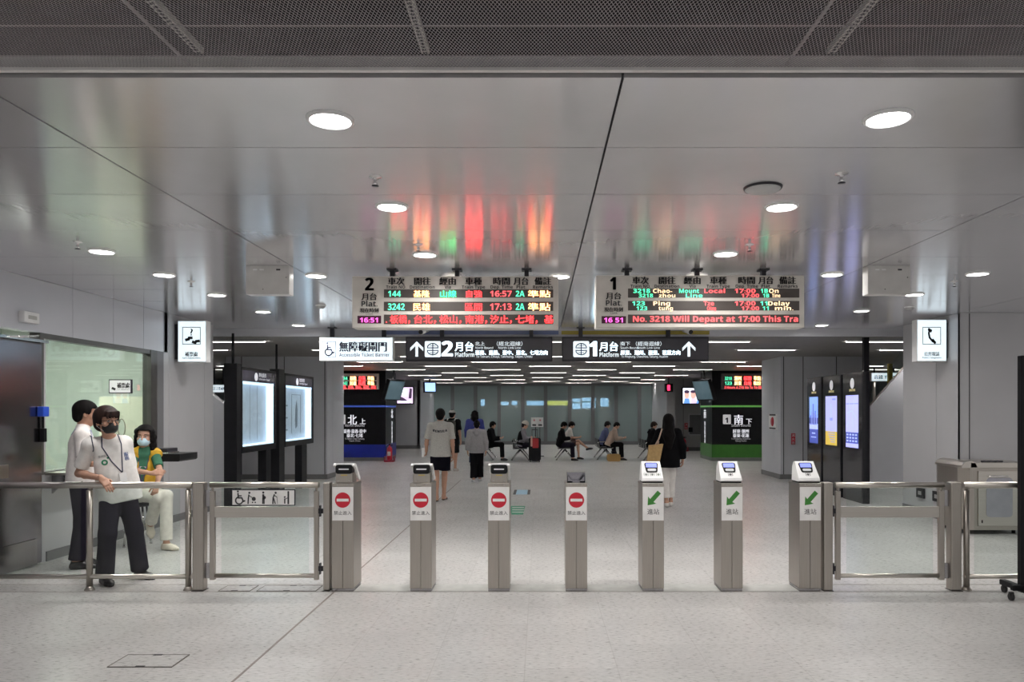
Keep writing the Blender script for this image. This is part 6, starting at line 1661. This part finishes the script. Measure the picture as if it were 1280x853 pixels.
    for k in range(4):
        a = PI/4+k*PI/2+.2; m = MB(); m.tube([(sx+.11*math.cos(a), sy+.11*math.sin(a), sz-.03), (sx+.17*math.cos(a), sy+.17*math.sin(a), .01)], .013, 10); m.tube([(sx+.17*math.cos(a), sy+.17*math.sin(a), .0), (sx+.17*math.cos(a), sy+.17*math.sin(a), .02)], .017, 10); m.build('leg', M_chrome, st)
    m = MB(); m.tube([(sx+.152*math.cos(a), sy+.152*math.sin(a), .2) for a in np.linspace(0, 2*PI, 25)], .008, 8); m.build('foot_ring', M_chrome, st)
seated_staff()

# ------------------------------------------------------------------ passengers
HV = .0085
def walker_tee():
    t = person('person in grey printed t-shirt, dark shorts and sandals walking away with a white cup')
    Y = 13.9; X = X_(550.5, Y); J = stand(1.715, stance=.058, head_yaw=-.05, step=.10)
    J['elL'] = V3(-.25, -.07, 1.12); J['wrL'] = V3(-.262, .0, .935); J['hdL'] = unit(V3(-.10, .75, -.65)); J['hnL'] = unit(V3(-.95, .1, -.1)); J['curlL'] = .8
    frames(J); fobj('body', body(J), .0062, M_skin, t)
    trousers(J, mat('navy_shorts', (.006, .006, .011), .9, spec=.1), t, HV, end=.40, e=.024, hemr=.012, name='shorts', waist=-.05)
    sh = shirt(J, M_cloth_g, t, HV, hem=-.11, sleeve=.88, e=.024, flare=.004, name='t_shirt')
    hair(J, M_hair, t, .007, 'short'); eyes(J, t)
    p = MB(); c = Vector(T(J, 0, -.146, .36))
    for i, ch in enumerate('WENSEA'):
        x = -.115+.046*i; p.text(ch, c+Vector((x, -.05, -.015+.012*(x/.1)**2)), UX, UZ, .060, bold=.003, width=.036)
    q = wrap(p, sh, (0, -1, 0)).build('shirt_print', mat('print_dark', (.04, .04, .05), .7), None, fix=True); q.parent = sh
    shoes(J, M_shoe_k, t, .007, g=.004, name='sandal')
    for o in [c for c in t.children if c.name.startswith('sandal')]:
        zs = [v.co.z for v in o.data.vertices]
        for v in o.data.vertices: v.co.z = min(v.co.z, .022+.010*(v.co.y > .06))
    place(t, X, Y, math.radians(3))
    R = Matrix.Rotation(math.radians(3), 3, 'Z'); w = Vector((X, Y, 0))+R@Vector((J['wrL']+unit(J['hdL'])*.075+V3(-.052, .0, .0)))
    c = thing('drink_cup', 'white drink cup with lid held by the walker in the grey t-shirt', 'cup', (w.x, w.y, w.z-.05))
    m = MB(); m.lathe([(0, -.075), (.028, -.075), (.040, .065), (0, .065)], w, 18); m.build('cup_body', M_white, c)
    m = MB(); m.lathe([(.042, .062), (.043, .075), (.036, .082), (.030, .10), (0, .105)], w, 18); m.build('lid', M_sticker, c)
    m = MB(); m.tube([(w.x, w.y, w.z+.1), (w.x+.008, w.y, w.z+.17)], .004, 8); m.build('straw', M_sticker, c)
walker_tee()

def walker_pack():
    t = person('person in black with pale cap, half hidden by the walker in grey t-shirt')
    Y = 20.6; X = X_(565.5, Y); J = stand(1.69, stance=.07, step=.06); frames(J)
    fobj('body', body(J), .007, M_skin, t)
    trousers(J, M_cloth_k, t, .010, end=.46, e=.022, name='shorts', hemr=.01, waist=-.04); shirt(J, M_cloth_k, t, .010, hem=-.10, sleeve=.85, e=.026, name='t_shirt'); shoes(J, mat('pale_shoe', (.5, .46, .42), .7), t, .009)
    hair(J, M_hair, t, .008, 'short')
    f = Field(); f.ell(HD(J, 0, -.012, .05), V3(.098, .115, .088), J['RH'], .01); f.cut(HD(J, 0, 0, .055), -J['RH'][:, 2]); f.rbox(HD(J, 0, .13, .062), V3(.06, .05, .002), J['RH'], .006, .02); fobj('cap', f, .008, mat('cap_grey', (.40, .39, .36), .8), t)
    place(t, X, Y, math.radians(-14))
    a = Matrix.Rotation(math.radians(-14), 3, 'Z'); c0 = Vector((X, Y, 0))
    b = thing('backpack', 'dark backpack with white shoulder straps worn by the person in the pale cap', 'backpack', (X, Y, 1.0))
    m = MB(); m.extr(rrect(-.16, .16, .98, 1.42, .07), c0+a@Vector((0, -.31, 0)), a@UX, UZ, a@Vector((0, .15, 0))); m.build('pack_body', mat('pack_olive', (.035, .034, .028), .8), b, bevel=.03)
    m = MB(); m.extr(rrect(-.12, .12, 1.0, 1.2, .04), c0+a@Vector((0, -.35, 0)), a@UX, UZ, a@Vector((0, .05, 0))); m.build('pocket', mat('pack_dark', (.02, .02, .018), .8), b, bevel=.02)
    for x in (-1, 1):
        m = MB(); m.tube([c0+a@Vector((x*.10, -.16, 1.38)), c0+a@Vector((x*.115, -.06, 1.468)), c0+a@Vector((x*.12, .06, 1.455)), c0+a@Vector((x*.12, .15, 1.34)), c0+a@Vector((x*.13, .14, 1.15))], .016, 8); m.build('strap', mat('strap_white', (.6, .6, .58), .7), b)
walker_pack()

def hoodie_f(J, m, t, h, hood=True, name='hoodie'):
    o = shirt(J, m, t, h, hem=-.12, sleeve=1.9, e=.040, flare=.004, name=name, collar=not hood)
    if hood:
        f = Field(); s = J['s']; f.ell(T(J, 0, -.075, .47), V3(.12, .075, .07)*s, J['B'], .02); f.cone(T(J, -.09, -.02, .47), T(J, 0, -.12, .40), .045*s, .05*s, .03); f.cone(T(J, .09, -.02, .47), T(J, 0, -.12, .40), .045*s, .05*s, .03)
        f.ell(T(J, 0, -.03, .55), V3(.07, .06, .08)*s, J['B'], .02, sub=True); q = fobj('hood', f, h, m, t)
    return o
def walker_hoodie():
    t = person('person in pale grey hoodie and black trousers walking away, dark hair tied up')
    Y = 17.5; X = X_(596, Y); J = stand(1.44, stance=.085, step=.11, w=1.08)
    frames(J); fobj('body', body(J, 1.05), .007, M_skin, t)
    trousers(J, M_cloth_k, t, .010, end=.95, e=.034, hemr=.022, waist=-.06); hoodie_f(J, mat('hoodie_grey', (.30, .29, .295), .9, 0, .05, 40, spec=.2), t, .010)
    shoes(J, mat('white_shoe', (.6, .6, .6), .6), t, .008); h = hair(J, M_hair, t, .008, 'short')
    f = Field(); f.ell(HD(J, 0, -.10, .11), V3(.042, .042, .04), J['RH']); q = fobj('hair_bun', f, .008, M_hair, t)
    place(t, X, Y, math.radians(4))
walker_hoodie()
def walker_blue():
    t = person('person in bright blue jacket with bushy dark hair, behind the pale grey hoodie')
    Y = 22.5; X = X_(593.5, Y); J = stand(1.66, stance=.09, step=.05, w=1.10); frames(J); fobj('body', body(J), .0075, M_skin, t)
    trousers(J, mat('navy_trousers', (.02, .03, .08), .8), t, .011, end=.97, e=.024, hemr=.01, waist=-.06); hoodie_f(J, mat('jacket_blue', (.012, .022, .17), .6, 0, .05, 20), t, .011, hood=False, name='jacket')
    shoes(J, M_shoe_k, t, .009); hair(J, M_hair, t, .009, 'wavy'); place(t, X, Y, math.radians(-6))
walker_blue()
def walker_woman():
    t = person('person with very long black hair, black jacket and white trousers walking away')
    Y = 13.05; X = X_(835.5, Y); J = stand(1.60, stance=.045, step=.07, w=.94)
    J['elR'] = V3(.235, -.05, 1.06); J['wrR'] = V3(.25, -.0, .83)
    J['elL'] = V3(-.25, .02, 1.07); J['wrL'] = V3(-.24, .19, .98); J['hs'] = 1.08
    frames(J); fobj('body', body(J, .95), .0062, M_skin, t)
    trousers(J, mat('white_trousers', (.72, .69, .66), .8, 0, .03, 20), t, HV, end=.90, e=.012, hemr=.016, fat=.95, waist=-.1)
    shirt(J, M_cloth_k, t, HV, hem=-.19, sleeve=1.92, e=.034, flare=.012, name='jacket', long_=.16)
    hair(J, M_hair, t, .007, 'long'); eyes(J, t)
    shoes(J, mat('white_shoe2', (.66, .63, .60), .6), t, .008, g=.006)
    rot = math.radians(-4); place(t, X, Y, rot)
    a = Matrix.Rotation(rot, 3, 'Z'); c0 = Vector((X, Y, 0))
    b = thing('tote_bag', 'tan tote bag with pale shoulder strap carried by the woman with long black hair', 'bag', (X-.25, Y, .8))
    m = MB(); o = Vector((X_(817.5, 12.9), 12.84, 0)); k = 12.9/F
    m.extr([(-9.5*k, 0), (6*k, 0), (11*k, 25*k), (-6.5*k, 23*k)], Vector((o.x, o.y, Z_(580, 12.9))), UX, UZ, (0, .10, 0)); m.build('bag_body', mat('tote_tan', (.50, .33, .14), .7, 0, .06, 25), b, bevel=.02)
    m = MB(); m.tube([at(819, 557, 12.86), at(823.5, 549, 12.88), at(827, 538, 12.93), at(827.5, 536, 13.05), at(826, 541, 13.15), at(822, 557, 12.95)], .013, 8); m.build('strap', mat('strap_pink', (.58, .42, .33), .7), b)
walker_woman()

# ------------------------------------------------------------------ people waiting on the benches (facing +X in the hall)
ROT = math.radians(-90)
def sitter(label, px, Y, top, legs, hr, hairm, Ht=1.64, arms=1.9, skin=None, hd=True, shoe=None, lean=.10, pitch=.45, cross=False, hoody=False, phone=True, yaw=0., legend=.97, foot=.02):
    t = person(label); J = sit(Ht, seat=.445, lean=lean, head_pitch=pitch, head_yaw=yaw, foot=foot)
    if cross:
        J['kneeL'] = J['kneeL']+V3(.05, .02, .10); J['ankL'] = J['kneeL']+V3(.10, .30, -.24); J['toeL'] = unit(V3(.1, 1, .25)); J['fupL'] = unit(V3(0, -.25, 1)); 
    frames(J); fobj('body', body(J), .0075, skin or M_skin, t)
    trousers(J, legs, t, .011, end=legend, e=.020, hemr=.008)
    (hoodie_f(J, top, t, .011, name='jacket') if hoody else shirt(J, top, t, .011, hem=-.07, sleeve=arms, e=.028, name='top'))
    shoes(J, shoe or M_shoe_k, t, .009); h = hair(J, hairm, t, .008, hr)
    place(t, X_(px, Y), Y, ROT)
    return t, J
t, J = sitter('seated person in pale hat and dark vest over grey sleeves, beside the black suitcase', 651, 24.75, mat('grey_sleeve', (.20, .19, .22), .8), M_trouser, 'short', M_hair, pitch=.3)
f = Field(); f.ell(HD(J, 0, -.02, .055), V3(.105, .120, .085), J['RH'], .01); f.cone(HD(J, 0, -.01, .055), HD(J, 0, -.01, .062), .125, .12, .02); f.cut(HD(J, 0, 0, .045), -J['RH'][:, 2]); fobj('hat', f, .009, mat('hat_pale', (.50, .47, .42), .8), t)
f = Field(); f.ell(T(J, 0, 0, .02), V3(.195, .150, .17), J['B'], .05); f.ell(T(J, 0, -.01, .2), V3(.185, .145, .18), J['B'], .05); f.ell(T(J, 0, -.01, .34), V3(.172, .138, .15), J['B'], .05); f.cut(T(J, 0, 0, -.06), -J['up']); fobj('vest', f, .011, M_cloth_k, t)
t, J = sitter('seated person dressed in black with bushy black hair, in front of the white-topped neighbour', 700, 24.95, M_cloth_k, M_trouser, 'bowl', M_hair, pitch=.5, lean=.08)
t, J = sitter('seated person in white top with bare crossed legs, beside the one in black', 707.5, 25.6, mat('white_top', (.6, .58, .56), .85), mat('dark_skirt', (.05, .02, .02), .8), 'bowl', M_hair, pitch=.5, lean=.14, cross=True, arms=.8, legend=.40)
t, J = sitter('seated person in blue shirt half hidden behind the one in beige', 752, 25.75, mat('blue_shirt', (.07, .09, .20), .8), M_trouser, 'bowl', M_hair, pitch=.35, lean=.16)
t, J = sitter('seated person in beige jumper bending forward over a phone', 761, 25.05, mat('beige_jumper', (.36, .27, .22), .85), M_cloth_k, 'short', M_hair, pitch=.6, lean=.20)
t, J = sitter('seated person in black hooded top beside the person in the grey hoodie', 612, 25.0, M_cloth_k, M_cloth_k, 'bowl', M_hair, pitch=.2, lean=.08, hoody=True)
t, J = sitter('seated person in black with brown hair, half hidden by the woman with long hair', 813, 24.7, M_cloth_k, M_cloth_k, 'bowl', M_hair_b, pitch=.3, lean=.08, hoody=True)
